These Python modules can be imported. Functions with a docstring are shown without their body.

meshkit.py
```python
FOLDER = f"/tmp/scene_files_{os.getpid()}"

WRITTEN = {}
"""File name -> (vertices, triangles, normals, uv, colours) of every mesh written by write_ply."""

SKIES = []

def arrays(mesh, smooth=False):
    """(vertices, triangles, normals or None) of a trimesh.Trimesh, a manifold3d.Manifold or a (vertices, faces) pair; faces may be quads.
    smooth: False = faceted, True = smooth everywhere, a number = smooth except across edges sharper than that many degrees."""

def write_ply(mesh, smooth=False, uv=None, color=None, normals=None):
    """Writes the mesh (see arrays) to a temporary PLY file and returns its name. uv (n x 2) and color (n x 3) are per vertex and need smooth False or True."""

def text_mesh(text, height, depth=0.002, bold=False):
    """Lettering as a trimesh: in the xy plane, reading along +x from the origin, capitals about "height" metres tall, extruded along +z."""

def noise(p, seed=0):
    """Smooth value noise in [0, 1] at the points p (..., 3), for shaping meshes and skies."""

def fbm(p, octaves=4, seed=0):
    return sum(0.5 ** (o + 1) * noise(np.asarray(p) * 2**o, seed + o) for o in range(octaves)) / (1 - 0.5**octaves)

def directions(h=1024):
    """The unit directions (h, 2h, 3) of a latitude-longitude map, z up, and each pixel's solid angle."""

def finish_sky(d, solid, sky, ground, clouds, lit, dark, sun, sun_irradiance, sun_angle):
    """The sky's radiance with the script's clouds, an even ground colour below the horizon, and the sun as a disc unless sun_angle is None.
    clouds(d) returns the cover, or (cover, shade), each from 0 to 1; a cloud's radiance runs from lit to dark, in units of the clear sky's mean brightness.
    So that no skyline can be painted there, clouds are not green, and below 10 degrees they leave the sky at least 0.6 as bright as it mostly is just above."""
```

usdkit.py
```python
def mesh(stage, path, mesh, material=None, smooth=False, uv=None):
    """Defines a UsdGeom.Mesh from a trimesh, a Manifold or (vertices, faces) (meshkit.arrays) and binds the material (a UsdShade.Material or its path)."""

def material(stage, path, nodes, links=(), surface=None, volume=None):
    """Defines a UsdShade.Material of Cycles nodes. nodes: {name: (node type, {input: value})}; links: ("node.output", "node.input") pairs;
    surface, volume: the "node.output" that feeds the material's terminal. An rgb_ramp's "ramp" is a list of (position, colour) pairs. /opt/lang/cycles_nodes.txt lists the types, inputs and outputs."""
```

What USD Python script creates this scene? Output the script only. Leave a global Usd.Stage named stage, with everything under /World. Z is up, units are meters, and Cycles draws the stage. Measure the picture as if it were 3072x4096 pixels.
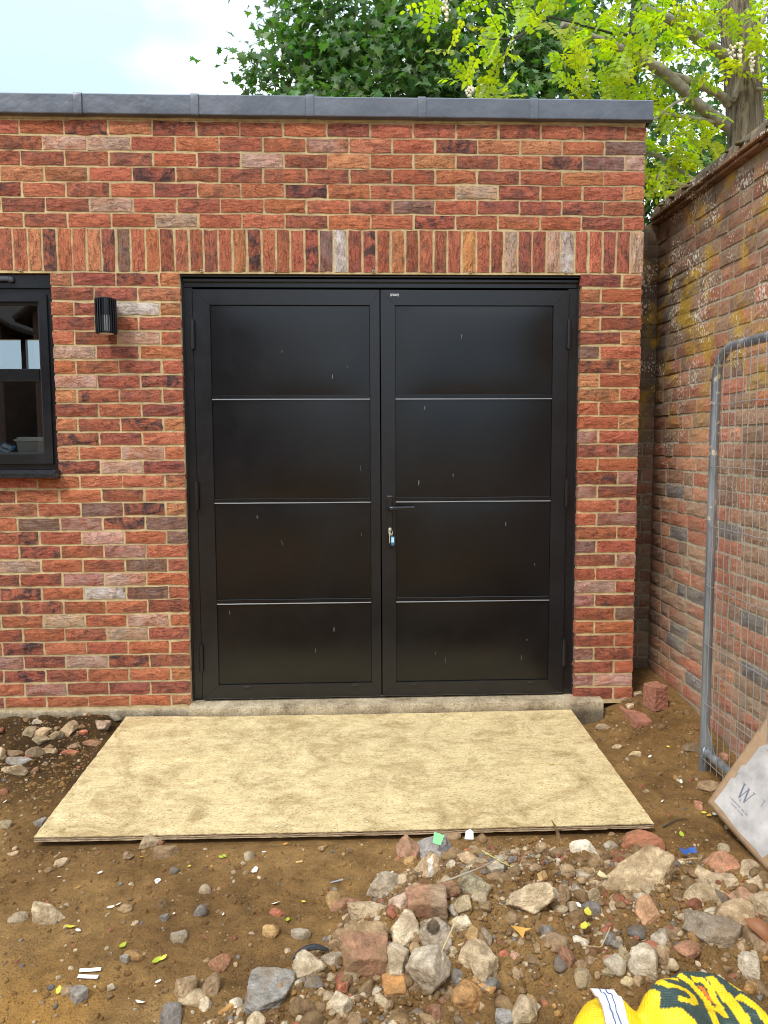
import math, random
import numpy as np, trimesh, usdkit, meshkit
from pxr import Usd, UsdGeom, UsdLux, UsdShade, Gf, Sdf, Vt
from shapely.geometry import Polygon, LineString, Point, box as sbox
from shapely.ops import unary_union
import shapely

stage = Usd.Stage.CreateInMemory()
UsdGeom.SetStageUpAxis(stage, UsdGeom.Tokens.z)
UsdGeom.SetStageMetersPerUnit(stage, 1.0)
UsdGeom.Xform.Define(stage, '/World')
UsdGeom.Scope.Define(stage, '/World/Looks')
rng = np.random.default_rng(7)
random.seed(7)

# ------------------------------------------------------------------ camera, sky, sun, exposure
CAM = np.array([0.902, -4.097, 1.423])
YAW, PITCH, ROLL = 0.0386, -0.0875, -0.00484
EXPOSURE = 0.96
cam = UsdGeom.Camera.Define(stage, '/World/camera')
cy, sy = math.cos(YAW), math.sin(YAW)
fw = np.array([sy*math.cos(PITCH), cy*math.cos(PITCH), math.sin(PITCH)])
rt = np.array([cy, -sy, 0.0]); up = np.cross(rt, fw)
rt, up = math.cos(ROLL)*rt + math.sin(ROLL)*up, -math.sin(ROLL)*rt + math.cos(ROLL)*up
cam.AddTransformOp().Set(Gf.Matrix4d(*rt, 0, *up, 0, *(-fw), 0, *CAM, 1))
cam.CreateFocalLengthAttr(25.0)
cam.CreateHorizontalApertureAttr(25.0*3072/3050)
cam.CreateVerticalApertureAttr(25.0*4096/3050)
cam.CreateClippingRangeAttr(Gf.Vec2f(0.05, 2000))
cam.CreateExposureAttr(EXPOSURE)

SUN_DIR = np.array([-0.45, -0.62, 0.95]); SUN_DIR /= np.linalg.norm(SUN_DIR)
SUN_EL = math.asin(SUN_DIR[2]); SUN_ROT = math.atan2(SUN_DIR[0], SUN_DIR[1])
mat = lambda name, nodes, links, surface: usdkit.material(stage, '/World/Looks/'+name, nodes, links, surface=surface)
sky_mat = mat('sky', {
    'sky': ('sky_texture', {'sky_type': 'single_scattering', 'sun_disc': False, 'sun_elevation': SUN_EL, 'sun_rotation': SUN_ROT}),
    'tc': ('texture_coordinate', {}),
    'mp': ('mapping', {'scale': (1.0, 1.0, 2.2), 'location': (2.1, 3.3, 0.0)}),
    'n': ('noise_texture', {'scale': 2.1, 'detail': 5, 'roughness': 0.5}),
    'r': ('rgb_ramp', {'ramp': [(0.41, (3.5, 4.5, 5.6)), (0.64, (8.3, 8.7, 9.1))]}),
    'sx': ('separate_xyz', {}), 'el': ('map_range', {'from_min': 0.0, 'from_max': 1.0, 'to_min': 0.60, 'to_max': 1.75, 'clamp': True}), 'ov': ('mix', {'mix_type': 'multiply', 'fac': 1.0}),
    'm': ('mix', {'fac': 0.90}),
    'bg': ('background_shader', {'strength': 0.115})},
    [('tc.generated', 'mp.vector'), ('mp.vector', 'n.vector'), ('n.fac', 'r.fac'), ('sky.color', 'm.color1'), ('tc.generated', 'sx.vector'), ('sx.z', 'el.value'), ('r.color', 'ov.color1'), ('el.result', 'ov.color2'), ('ov.color', 'm.color2'), ('m.color', 'bg.color')], 'bg.background')
dome = UsdLux.DomeLight.Define(stage, '/World/sky')
UsdShade.MaterialBindingAPI.Apply(dome.GetPrim()).Bind(sky_mat)
sun = UsdLux.DistantLight.Define(stage, '/World/sun')
sun.CreateNormalizeAttr(True); sun.CreateIntensityAttr(0.40); sun.CreateAngleAttr(10.0)
sun.CreateColorAttr(Gf.Vec3f(1.0, 0.96, 0.90))
zc = SUN_DIR; xc = np.cross([0, 0, 1.0], zc); xc /= np.linalg.norm(xc); yc = np.cross(zc, xc)
sun.AddTransformOp().Set(Gf.Matrix4d(*xc, 0, *yc, 0, *zc, 0, 0, 0, 30, 1))

# ------------------------------------------------------------------ helpers
ORIGIN = {}
def numbered(path):
    if not stage.GetPrimAtPath(path): return path
    k = 1
    while stage.GetPrimAtPath(f'{path}_{k:03d}'): k += 1
    return f'{path}_{k:03d}'
_next = {}
def fresh(path):
    k = _next.get(path, 0); _next[path] = k + 1
    return path if k == 0 else f'{path}_{k:03d}'
def tag(prim, label=None, cat=None, group=None, kind=None):
    p = prim.GetPrim() if hasattr(prim, 'GetPrim') else prim
    for k, v in (('label', label), ('category', cat), ('group', group), ('kind', kind)):
        if v: p.SetCustomDataByKey(k, v)
    return p
def thing(name, label, cat, loc=(0, 0, 0), group=None, kind=None):
    path = fresh('/World/'+name)
    x = UsdGeom.Xform.Define(stage, path); x.AddTranslateOp().Set(Gf.Vec3d(*map(float, loc)))
    ORIGIN[path] = np.array(loc, float)
    return tag(x, label, cat, group, kind)
def origin_of(path):
    while path not in ORIGIN and path.count('/') > 2: path = path.rsplit('/', 1)[0]
    return ORIGIN.get(path, np.zeros(3))
def obj(name, m, material, parent=None, smooth=False, tone=None, label=None, loc=None, **floats):
    """one Mesh prim; m in world coordinates. tone: one colour or a colour per vertex"""
    base = '/World' if parent is None else str(parent.GetPath())
    path = fresh(base + '/' + name)
    if not isinstance(m, trimesh.Trimesh):
        v, f, _ = meshkit.arrays(m); m = trimesh.Trimesh(v, f, process=False)
    o = origin_of(base) if parent is not None else np.zeros(3)
    v = np.array(m.vertices) - o
    if parent is None and loc is not None: v = v - np.array(loc)
    g = usdkit.mesh(stage, path, (v, np.array(m.faces)), material, smooth=smooth)
    if parent is None and loc is not None: g.AddTranslateOp().Set(Gf.Vec3d(*map(float, loc)))
    api = UsdGeom.PrimvarsAPI(g)
    nv = len(g.GetPointsAttr().Get())
    if tone is not None:
        t = np.asarray(tone, np.float32)
        if t.ndim == 1: t = np.tile(t, (nv, 1))
        api.CreatePrimvar('tone', Sdf.ValueTypeNames.Color3fArray, 'vertex').Set(Vt.Vec3fArray.FromNumpy(np.ascontiguousarray(t)))
    for k, val in floats.items():
        api.CreatePrimvar(k, Sdf.ValueTypeNames.FloatArray, 'vertex').Set(Vt.FloatArray.FromNumpy(np.full(nv, val, np.float32)))
    if label: g.GetPrim().SetCustomDataByKey('label', label)
    return g.GetPrim()
cat = trimesh.util.concatenate
def bx(x0, x1, y0, y1, z0, z1):
    m = trimesh.creation.box([x1-x0, y1-y0, z1-z0]); m.apply_translation([(x0+x1)/2, (y0+y1)/2, (z0+z1)/2]); return m
def bbx(x0, x1, y0, y1, z0, z1, c=0.002):
    """box with chamfered edges"""
    pts = []
    X, Y, Z = (x0, x1), (y0, y1), (z0, z1)
    for i in (0, 1):
        for j in (0, 1):
            for k in (0, 1):
                s = [1-2*i, 1-2*j, 1-2*k]; p = np.array([X[i], Y[j], Z[k]])
                for a in range(3):
                    q = p + np.array([0 if b == a else s[b]*c for b in range(3)]); pts.append(q)
    return trimesh.convex.convex_hull(np.array(pts))
def prism_xz(poly, y0, y1):
    m = trimesh.creation.extrude_polygon(poly, y1-y0)
    v = m.vertices.copy(); m.vertices = np.stack([v[:, 0], y1 - v[:, 2], v[:, 1]], 1)
    m.fix_normals(); return m
def tube(pts, r, n=8, closed=False):
    pts = np.asarray(pts, float); r = np.broadcast_to(r, len(pts))
    t = np.gradient(pts, axis=0); t /= np.maximum(np.linalg.norm(t, axis=1, keepdims=True), 1e-9)
    a = np.cross(t[0], [0, 0, 1.0]);
    if np.linalg.norm(a) < 1e-3: a = np.cross(t[0], [0, 1.0, 0])
    a /= np.linalg.norm(a); V = []
    ang = np.linspace(0, 2*np.pi, n, endpoint=False)
    for i in range(len(pts)):
        a = a - t[i]*(a@t[i]); a /= np.linalg.norm(a); b = np.cross(t[i], a)
        V.append(pts[i] + r[i]*(np.cos(ang)[:, None]*a + np.sin(ang)[:, None]*b))
    V = np.vstack(V); F = []
    for i in range(len(pts)-1):
        for j in range(n):
            k = (j+1) % n
            F += [[i*n+j, i*n+k, (i+1)*n+k], [i*n+j, (i+1)*n+k, (i+1)*n+j]]
    c0, c1 = len(V), len(V)+1
    V = np.vstack([V, pts[0], pts[-1]])
    for j in range(n):
        k = (j+1) % n; F += [[c0, k, j], [c1, (len(pts)-1)*n+j, (len(pts)-1)*n+k]]
    m = trimesh.Trimesh(V, F, process=False); m.fix_normals(); return m
def cyl(p, q, r, n=16): return tube([p, q], r, n)
sm = lambda a, b, x: (lambda t: t*t*(3-2*t))(np.clip((np.asarray(x, float)-a)/(b-a), 0, 1))

# ------------------------------------------------------------------ materials
def principled(name, color, rough, metallic=0.0, bump=None, spec=0.5, coat=0.0, vary=None):
    """vary: (scale, amount) brightness noise; bump: (scale, detail, distance)"""
    n = {'p': ('principled_bsdf', {'base_color': color, 'roughness': rough, 'metallic': metallic, 'specular_ior_level': spec, 'coat_weight': coat}),
         'g': ('texture_coordinate', {})}
    l = []
    if vary:
        n['vn'] = ('noise_texture', {'scale': vary[0], 'detail': 5, 'roughness': 0.6})
        n['vm'] = ('map_range', {'from_min': 0.3, 'from_max': 0.7, 'to_min': 1-vary[1], 'to_max': 1+vary[1]})
        n['vx'] = ('mix', {'mix_type': 'multiply', 'fac': 1.0, 'color1': color})
        l += [('g.object', 'vn.vector'), ('vn.fac', 'vm.value'), ('vm.result', 'vx.color2'), ('vx.color', 'p.base_color')]
        n['vr'] = ('map_range', {'from_min': 0.3, 'from_max': 0.7, 'to_min': max(rough-0.08, 0.05), 'to_max': rough+0.08})
        l += [('vn.fac', 'vr.value'), ('vr.result', 'p.roughness')]
    if bump:
        n['bn'] = ('noise_texture', {'scale': bump[0], 'detail': bump[1], 'roughness': 0.6})
        n['b'] = ('bump', {'strength': 1.0, 'distance': bump[2]})
        l += [('g.object', 'bn.vector'), ('bn.fac', 'b.height'), ('b.normal', 'p.normal')]
    return mat(name, n, l, 'p.BSDF')

def brick_material(name, along, wire=1.0):
    # creased, drag-faced brick: long distorted creases, burnt blotch in the middle (primvar burn), pale bloom (primvar bloom)
    sc = (13, 24, 46) if along == 'x' else (46, 24, 13)
    return mat(name, {
        'g': ('geometry', {}), 't': ('attribute', {'attribute': 'tone'}), 'bu': ('attribute', {'attribute': 'burn'}), 'bl': ('attribute', {'attribute': 'bloom'}),
        'sd': ('attribute', {'attribute': 'seed'}), 'tcx': ('attribute', {'attribute': 'local'}),
        'sdv': ('combine_xyz', {}), 'off': ('mix', {'mix_type': 'add', 'fac': 1.0}),
        'm': ('mapping', {'scale': sc}),
        'n1': ('noise_texture', {'scale': 1.0, 'detail': 5, 'roughness': 0.66, 'distortion': 2.2}),
        'n2': ('noise_texture', {'scale': 160, 'detail': 4, 'roughness': 0.7}),
        'n3': ('noise_texture', {'scale': 13, 'detail': 4, 'roughness': 0.65, 'distortion': 0.6}),
        'crease': ('rgb_ramp', {'ramp': [(0.32, (0.15, 0.12, 0.13)), (0.42, (0.62, 0.60, 0.61)), (0.47, (1, 1, 1)), (0.56, (0.80, 0.79, 0.79)), (0.64, (1.1, 1.1, 1.1)), (0.72, (0.85, 0.85, 0.85))]}),
        'fine': ('math', {'math_type': 'multiply', 'value2': 0.30}),
        'h': ('math', {'math_type': 'add'}),
        'b': ('bump', {'strength': 1.0, 'distance': 0.007}),
        # burn mask
        'bm': ('math', {'math_type': 'multiply'}),
        'bn': ('map_range', {'from_min': 0.44, 'from_max': 0.60, 'clamp': True}),
        'mixb': ('mix', {'color2': (0.062, 0.044, 0.046)}),
        # warm / cool mottling
        'mot': ('rgb_ramp', {'ramp': [(0.28, (0.62, 0.55, 0.56)), (0.42, (0.92, 0.90, 0.92)), (0.55, (1.04, 1.04, 1.02)), (0.72, (1.22, 1.35, 1.25))]}),
        'mm': ('mix', {'mix_type': 'multiply', 'fac': 0.9}),
        'cm': ('mix', {'mix_type': 'multiply', 'fac': 0.55}),
        'blm': ('math', {'math_type': 'multiply'}), 'bln': ('map_range', {'from_min': 0.42, 'from_max': 0.56, 'clamp': True}),
        'mixw': ('mix', {'color2': (0.66, 0.58, 0.52)}),
        'sand': ('rgb_ramp', {'ramp': [(0.36, (0.60, 0.55, 0.55)), (0.52, (1.0, 1.0, 1.0)), (0.66, (1.35, 1.4, 1.38))]}),
        'sx': ('mix', {'mix_type': 'multiply', 'fac': 0.8}),
        'p': ('principled_bsdf', {'roughness': 0.88, 'specular_ior_level': 0.25})},
        [('sd.fac', 'sdv.x'), ('sd.fac', 'sdv.y'), ('sd.fac', 'sdv.z'), ('g.position', 'off.color1'), ('sdv.vector', 'off.color2'),
         ('off.color', 'm.vector'), ('m.vector', 'n1.vector'), ('off.color', 'n2.vector'), ('off.color', 'n3.vector'),
         ('n1.fac', 'crease.fac'), ('n2.fac', 'fine.value1'), ('crease.color', 'h.value1'), ('fine.value', 'h.value2'), ('h.value', 'b.height'),
         ('n3.fac', 'bn.value'), ('bn.result', 'bm.value1'), ('bu.fac', 'bm.value2'), ('t.color', 'mm.color1'), ('n3.fac', 'mot.fac'), ('mot.color', 'mm.color2'),
         ('mm.color', 'mixb.color1'), ('bm.value', 'mixb.fac'),
         ('mixb.color', 'cm.color1'), ('crease.color', 'cm.color2'), ('n2.fac', 'sand.fac'), ('cm.color', 'sx.color1'), ('sand.color', 'sx.color2'),
         ('n3.color', 'bln.value'), ('bln.result', 'blm.value1'), ('bl.fac', 'blm.value2'), ('sx.color', 'mixw.color1'), ('blm.value', 'mixw.fac'),
         ('mixw.color', 'p.base_color'), ('b.normal', 'p.normal')], 'p.BSDF')
BRICK_H = brick_material('creased_brick', 'x')
BRICK_V = brick_material('creased_soldier_brick', 'z')

MORTAR = mat('sandy_mortar', {
    'g': ('geometry', {}), 'n': ('noise_texture', {'scale': 26, 'detail': 5, 'roughness': 0.65}), 'n2': ('noise_texture', {'scale': 260, 'detail': 3, 'roughness': 0.7}),
    'n4': ('noise_texture', {'scale': 1.6, 'detail': 3}),
    'r': ('rgb_ramp', {'ramp': [(0.3, (0.36, 0.265, 0.135)), (0.5, (0.50, 0.385, 0.205)), (0.7, (0.60, 0.48, 0.27))]}),
    'w': ('rgb_ramp', {'ramp': [(0.35, (0.80, 0.80, 0.82)), (0.6, (1.05, 1.03, 1.0))]}), 'x': ('mix', {'mix_type': 'multiply', 'fac': 1.0}),
    'a': ('math', {'math_type': 'multiply_add', 'value2': 0.5}), 'b': ('bump', {'distance': 0.004, 'strength': 0.9}),
    'p': ('principled_bsdf', {'roughness': 0.95, 'specular_ior_level': 0.15})},
    [('g.position', 'n.vector'), ('g.position', 'n2.vector'), ('g.position', 'n4.vector'), ('n4.fac', 'w.fac'), ('n.fac', 'r.fac'), ('r.color', 'x.color1'), ('w.color', 'x.color2'), ('x.color', 'p.base_color'),
     ('n2.fac', 'a.value1'), ('n.fac', 'a.value3'), ('a.value', 'b.height'), ('b.normal', 'p.normal')], 'p.BSDF')

def old_surface(name, base_from_tone, base, lichen=0.9):
    # weathered: grime near the top, ochre lichen patches, splashes of white paint running down, grey salts low down
    n = {'g': ('geometry', {}), 't': ('attribute', {'attribute': 'tone'}), 's': ('separate_xyz', {}),
         'n1': ('noise_texture', {'scale': 55, 'detail': 5, 'roughness': 0.7}), 'n2': ('noise_texture', {'scale': 7, 'detail': 5, 'roughness': 0.6}),
         'n3': ('noise_texture', {'scale': 2.6, 'detail': 5, 'roughness': 0.6, 'distortion': 0.4}), 'n5': ('noise_texture', {'scale': 3.7, 'detail': 4, 'roughness': 0.6}),
         'var': ('rgb_ramp', {'ramp': [(0.3, (0.55, 0.52, 0.52)), (0.5, (1, 1, 1)), (0.72, (1.35, 1.32, 1.25))]}), 'v1': ('mix', {'mix_type': 'multiply', 'fac': 0.9}),
         # grime: more with height
         'zg': ('map_range', {'from_min': 1.35, 'from_max': 2.75, 'to_min': 0.0, 'to_max': 0.62, 'clamp': True}),
         'yg': ('map_range', {'from_min': -0.15, 'from_max': 0.55, 'to_min': 0.0, 'to_max': 0.40, 'clamp': True}),
         'ga': ('math', {'math_type': 'add'}), 'gb': ('math', {'math_type': 'add'}),
         'gm': ('map_range', {'from_min': 0.62, 'from_max': 1.22, 'clamp': True, 'to_max': 0.82}),
         'grime': ('mix', {'color2': (0.070, 0.060, 0.038)}),
         # lichen
         'zl': ('map_range', {'range_type': 'smoothstep', 'from_min': 1.2, 'from_max': 2.1, 'to_min': 0.0, 'to_max': 1.0, 'clamp': True}),
         'lm': ('map_range', {'from_min': 0.50, 'from_max': 0.60, 'clamp': True}), 'lx': ('math', {'math_type': 'multiply'}), 'ly': ('math', {'math_type': 'multiply', 'value2': lichen}),
         'lichen': ('mix', {'color2': (0.42, 0.26, 0.018)}),
         # paint drips
         'mp': ('mapping', {'scale': (85, 85, 48)}), 'vo': ('voronoi_texture', {'scale': 1.0}),
         'vr': ('noise_texture', {'scale': 4.5, 'detail': 3}), 'vrr': ('map_range', {'from_min': 0.42, 'from_max': 0.68, 'to_min': 0.05, 'to_max': 0.58, 'clamp': True}),
         'zp': ('map_range', {'from_min': 0.9, 'from_max': 2.3, 'to_min': 0.35, 'to_max': 1.05, 'clamp': True}), 'vrz': ('math', {'math_type': 'multiply'}),
         'drs': ('math', {'math_type': 'subtract'}), 'dr': ('map_range', {'from_min': -0.05, 'from_max': 0.08, 'to_min': 0.0, 'to_max': 0.85, 'clamp': True}), 'paint': ('mix', {'color2': (0.62, 0.58, 0.48)}),
         # salts low
         'zs': ('map_range', {'from_min': 0.9, 'from_max': 0.35, 'to_min': 0.42, 'to_max': 1.0, 'clamp': True}), 'sn': ('map_range', {'from_min': 0.42, 'from_max': 0.64, 'clamp': True, 'to_max': 0.72}), 'sx': ('math', {'math_type': 'multiply'}),
         'salt': ('mix', {'color2': (0.31, 0.255, 0.175)}),
         'h': ('math', {'math_type': 'multiply_add', 'value2': 0.6}), 'b': ('bump', {'distance': 0.006, 'strength': 0.9}),
         'p': ('principled_bsdf', {'roughness': 0.9, 'specular_ior_level': 0.2})}
    l = [('g.position', 's.vector')] + [('g.position', k+'.vector') for k in ('n1', 'n2', 'n3', 'n5', 'vr')]
    l += [('n1.fac', 'var.fac'), ('var.color', 'v1.color2'), ('s.z', 'zg.value'), ('s.y', 'yg.value'), ('zg.result', 'ga.value1'), ('yg.result', 'ga.value2'), ('ga.value', 'gb.value1'), ('n3.fac', 'gb.value2'),
          ('gb.value', 'gm.value'), ('gm.result', 'grime.fac'), ('v1.color', 'grime.color1'),
          ('s.z', 'zl.value'), ('n5.fac', 'lm.value'), ('lm.result', 'lx.value1'), ('zl.result', 'lx.value2'), ('lx.value', 'ly.value1'), ('ly.value', 'lichen.fac'), ('grime.color', 'lichen.color1'),
          ('s.z', 'zs.value'), ('n2.fac', 'sn.value'), ('zs.result', 'sx.value1'), ('sn.result', 'sx.value2'), ('sx.value', 'salt.fac'), ('lichen.color', 'salt.color1'),
          ('g.position', 'mp.vector'), ('mp.vector', 'vo.vector'), ('vr.fac', 'vrr.value'), ('s.z', 'zp.value'), ('vrr.result', 'vrz.value1'), ('zp.result', 'vrz.value2'),
          ('vo.distance', 'drs.value2'), ('vrz.value', 'drs.value1'), ('drs.value', 'dr.value'), ('dr.result', 'paint.fac'), ('salt.color', 'paint.color1'), ('paint.color', 'p.base_color'),
          ('n1.fac', 'h.value1'), ('n2.fac', 'h.value3'), ('h.value', 'b.height'), ('b.normal', 'p.normal')]
    if base_from_tone: l.append(('t.color', 'v1.color1'))
    else: n['v1'][1]['color1'] = base
    return mat(name, n, l, 'p.BSDF')
OLD_BRICK = old_surface('weathered_old_brick', True, None)
OLD_MORTAR = old_surface('weathered_lime_mortar', False, (0.42, 0.37, 0.27))

ROCK = mat('rubble_stone', {
    'g': ('geometry', {}), 't': ('attribute', {'attribute': 'tone'}), 'n': ('noise_texture', {'scale': 30, 'detail': 6, 'roughness': 0.68}), 'n2': ('noise_texture', {'scale': 190, 'detail': 4, 'roughness': 0.7}),
    'r': ('rgb_ramp', {'ramp': [(0.27, (0.38, 0.33, 0.28)), (0.42, (0.80, 0.77, 0.72)), (0.55, (1.08, 1.06, 1.03)), (0.70, (1.5, 1.46, 1.38))]}), 'x': ('mix', {'mix_type': 'multiply', 'fac': 1.0}),
    'v': ('voronoi_texture', {'scale': 170}), 'vr': ('rgb_ramp', {'ramp': [(0.0, (0.45, 0.42, 0.38)), (0.30, (0.95, 0.95, 0.95)), (1.0, (1.2, 1.2, 1.2))]}), 'y': ('mix', {'mix_type': 'multiply', 'fac': 0.8}),
    'nd': ('noise_texture', {'scale': 11, 'detail': 5, 'roughness': 0.6}), 'dm': ('map_range', {'from_min': 0.48, 'from_max': 0.68, 'to_max': 0.7, 'clamp': True}), 'dirt': ('mix', {'color2': (0.23, 0.145, 0.068)}),
    'a': ('math', {'math_type': 'multiply_add', 'value2': 0.35}), 'b': ('bump', {'distance': 0.016, 'strength': 1.0}),
    'p': ('principled_bsdf', {'roughness': 0.88, 'specular_ior_level': 0.25})},
    [('g.position', 'n.vector'), ('g.position', 'n2.vector'), ('g.position', 'v.vector'), ('g.position', 'nd.vector'), ('n.fac', 'r.fac'), ('t.color', 'x.color1'), ('r.color', 'x.color2'),
     ('v.distance', 'vr.fac'), ('x.color', 'y.color1'), ('vr.color', 'y.color2'), ('nd.fac', 'dm.value'), ('dm.result', 'dirt.fac'), ('y.color', 'dirt.color1'), ('dirt.color', 'p.base_color'),
     ('n2.fac', 'a.value1'), ('n.fac', 'a.value3'), ('a.value', 'b.height'), ('b.normal', 'p.normal')], 'p.BSDF')

SOIL = mat('muddy_soil', {
    'g': ('geometry', {}), 'big': ('noise_texture', {'scale': 1.9, 'detail': 5, 'roughness': 0.6, 'distortion': 0.5}), 'mid': ('noise_texture', {'scale': 16, 'detail': 6, 'roughness': 0.7}),
    'fine': ('noise_texture', {'scale': 210, 'detail': 4, 'roughness': 0.75}), 'v': ('voronoi_texture', {'scale': 95}), 'w': ('attribute', {'attribute': 'tone'}),
    'r': ('rgb_ramp', {'ramp': [(0.28, (0.13, 0.070, 0.026)), (0.47, (0.20, 0.113, 0.041)), (0.60, (0.26, 0.152, 0.056)), (0.75, (0.33, 0.20, 0.076))]}),
    'r2': ('rgb_ramp', {'ramp': [(0.3, (0.62, 0.60, 0.58)), (0.5, (1, 1, 1)), (0.72, (1.4, 1.38, 1.32))]}), 'x': ('mix', {'mix_type': 'multiply', 'fac': 0.9}),
    'r3': ('rgb_ramp', {'ramp': [(0.33, (0.45, 0.42, 0.40)), (0.48, (0.95, 0.95, 0.95)), (0.62, (1.15, 1.15, 1.12)), (0.74, (2.2, 2.1, 1.9))]}), 'y': ('mix', {'mix_type': 'multiply', 'fac': 0.9}), 'z': ('mix', {'mix_type': 'multiply', 'fac': 1.0}),
    'peb': ('rgb_ramp', {'ramp': [(0.0, (1, 1, 1)), (0.16, (0.85, 0.85, 0.85)), (0.30, (0, 0, 0))]}),
    'h1': ('math', {'math_type': 'multiply_add', 'value2': 0.5}), 'h2': ('math', {'math_type': 'multiply_add', 'value2': 0.35}),
    'b': ('bump', {'distance': 0.013, 'strength': 1.0}), 'p': ('principled_bsdf', {'roughness': 0.88, 'specular_ior_level': 0.12})},
    [('g.position', k+'.vector') for k in ('big', 'mid', 'fine', 'v')] +
    [('big.fac', 'r.fac'), ('mid.fac', 'r2.fac'), ('fine.fac', 'r3.fac'), ('r.color', 'x.color1'), ('r2.color', 'x.color2'), ('x.color', 'y.color1'), ('r3.color', 'y.color2'), ('y.color', 'z.color1'), ('w.color', 'z.color2'),
     ('z.color', 'p.base_color'), ('v.distance', 'peb.fac'), ('fine.fac', 'h1.value1'), ('mid.fac', 'h1.value3'), ('peb.color', 'h2.value1'), ('h1.value', 'h2.value3'), ('h2.value', 'b.height'), ('b.normal', 'p.normal')], 'p.BSDF')

PLY = mat('weathered_plywood', {
    'g': ('texture_coordinate', {}), 'm': ('mapping', {'scale': (14, 30, 30)}), 'n': ('noise_texture', {'scale': 1.0, 'detail': 5, 'roughness': 0.65}), 'n2': ('noise_texture', {'scale': 4.6, 'detail': 8, 'roughness': 0.74, 'distortion': 0.9}),
    'm3': ('mapping', {'scale': (90, 150, 120)}), 'n3': ('noise_texture', {'scale': 1.0, 'detail': 4, 'roughness': 0.7}),
    'r': ('rgb_ramp', {'ramp': [(0.25, (0.40, 0.305, 0.17)), (0.42, (0.51, 0.395, 0.205)), (0.55, (0.575, 0.46, 0.25)), (0.72, (0.63, 0.52, 0.30))]}),
    'r2': ('rgb_ramp', {'ramp': [(0.29, (0.50, 0.44, 0.35)), (0.42, (0.78, 0.74, 0.67)), (0.51, (0.98, 0.97, 0.95)), (0.66, (1.12, 1.12, 1.08))]}), 'x': ('mix', {'mix_type': 'multiply', 'fac': 1.0}),
    'r3': ('rgb_ramp', {'ramp': [(0.33, (0.26, 0.23, 0.18)), (0.42, (0.74, 0.71, 0.65)), (0.47, (1.0, 1.0, 1.0)), (0.66, (1.07, 1.07, 1.06))]}), 'y': ('mix', {'mix_type': 'multiply', 'fac': 0.85}),
    'b': ('bump', {'distance': 0.002, 'strength': 0.8}), 'p': ('principled_bsdf', {'roughness': 0.82, 'specular_ior_level': 0.3})},
    [('g.object', 'm.vector'), ('m.vector', 'n.vector'), ('g.object', 'n2.vector'), ('g.object', 'm3.vector'), ('m3.vector', 'n3.vector'), ('n.fac', 'r.fac'), ('n2.fac', 'r2.fac'), ('n3.fac', 'r3.fac'),
     ('r.color', 'x.color1'), ('r2.color', 'x.color2'), ('x.color', 'y.color1'), ('r3.color', 'y.color2'), ('y.color', 'p.base_color'), ('n3.fac', 'b.height'), ('b.normal', 'p.normal')], 'p.BSDF')
PLY_EDGE = principled('plywood_edge', (0.42, 0.31, 0.19), 0.9, vary=(60, 0.35), bump=(200, 3, 0.002))
PLY_DARK = principled('plywood_dark_veneer', (0.20, 0.13, 0.075), 0.9, vary=(60, 0.35))
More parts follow.
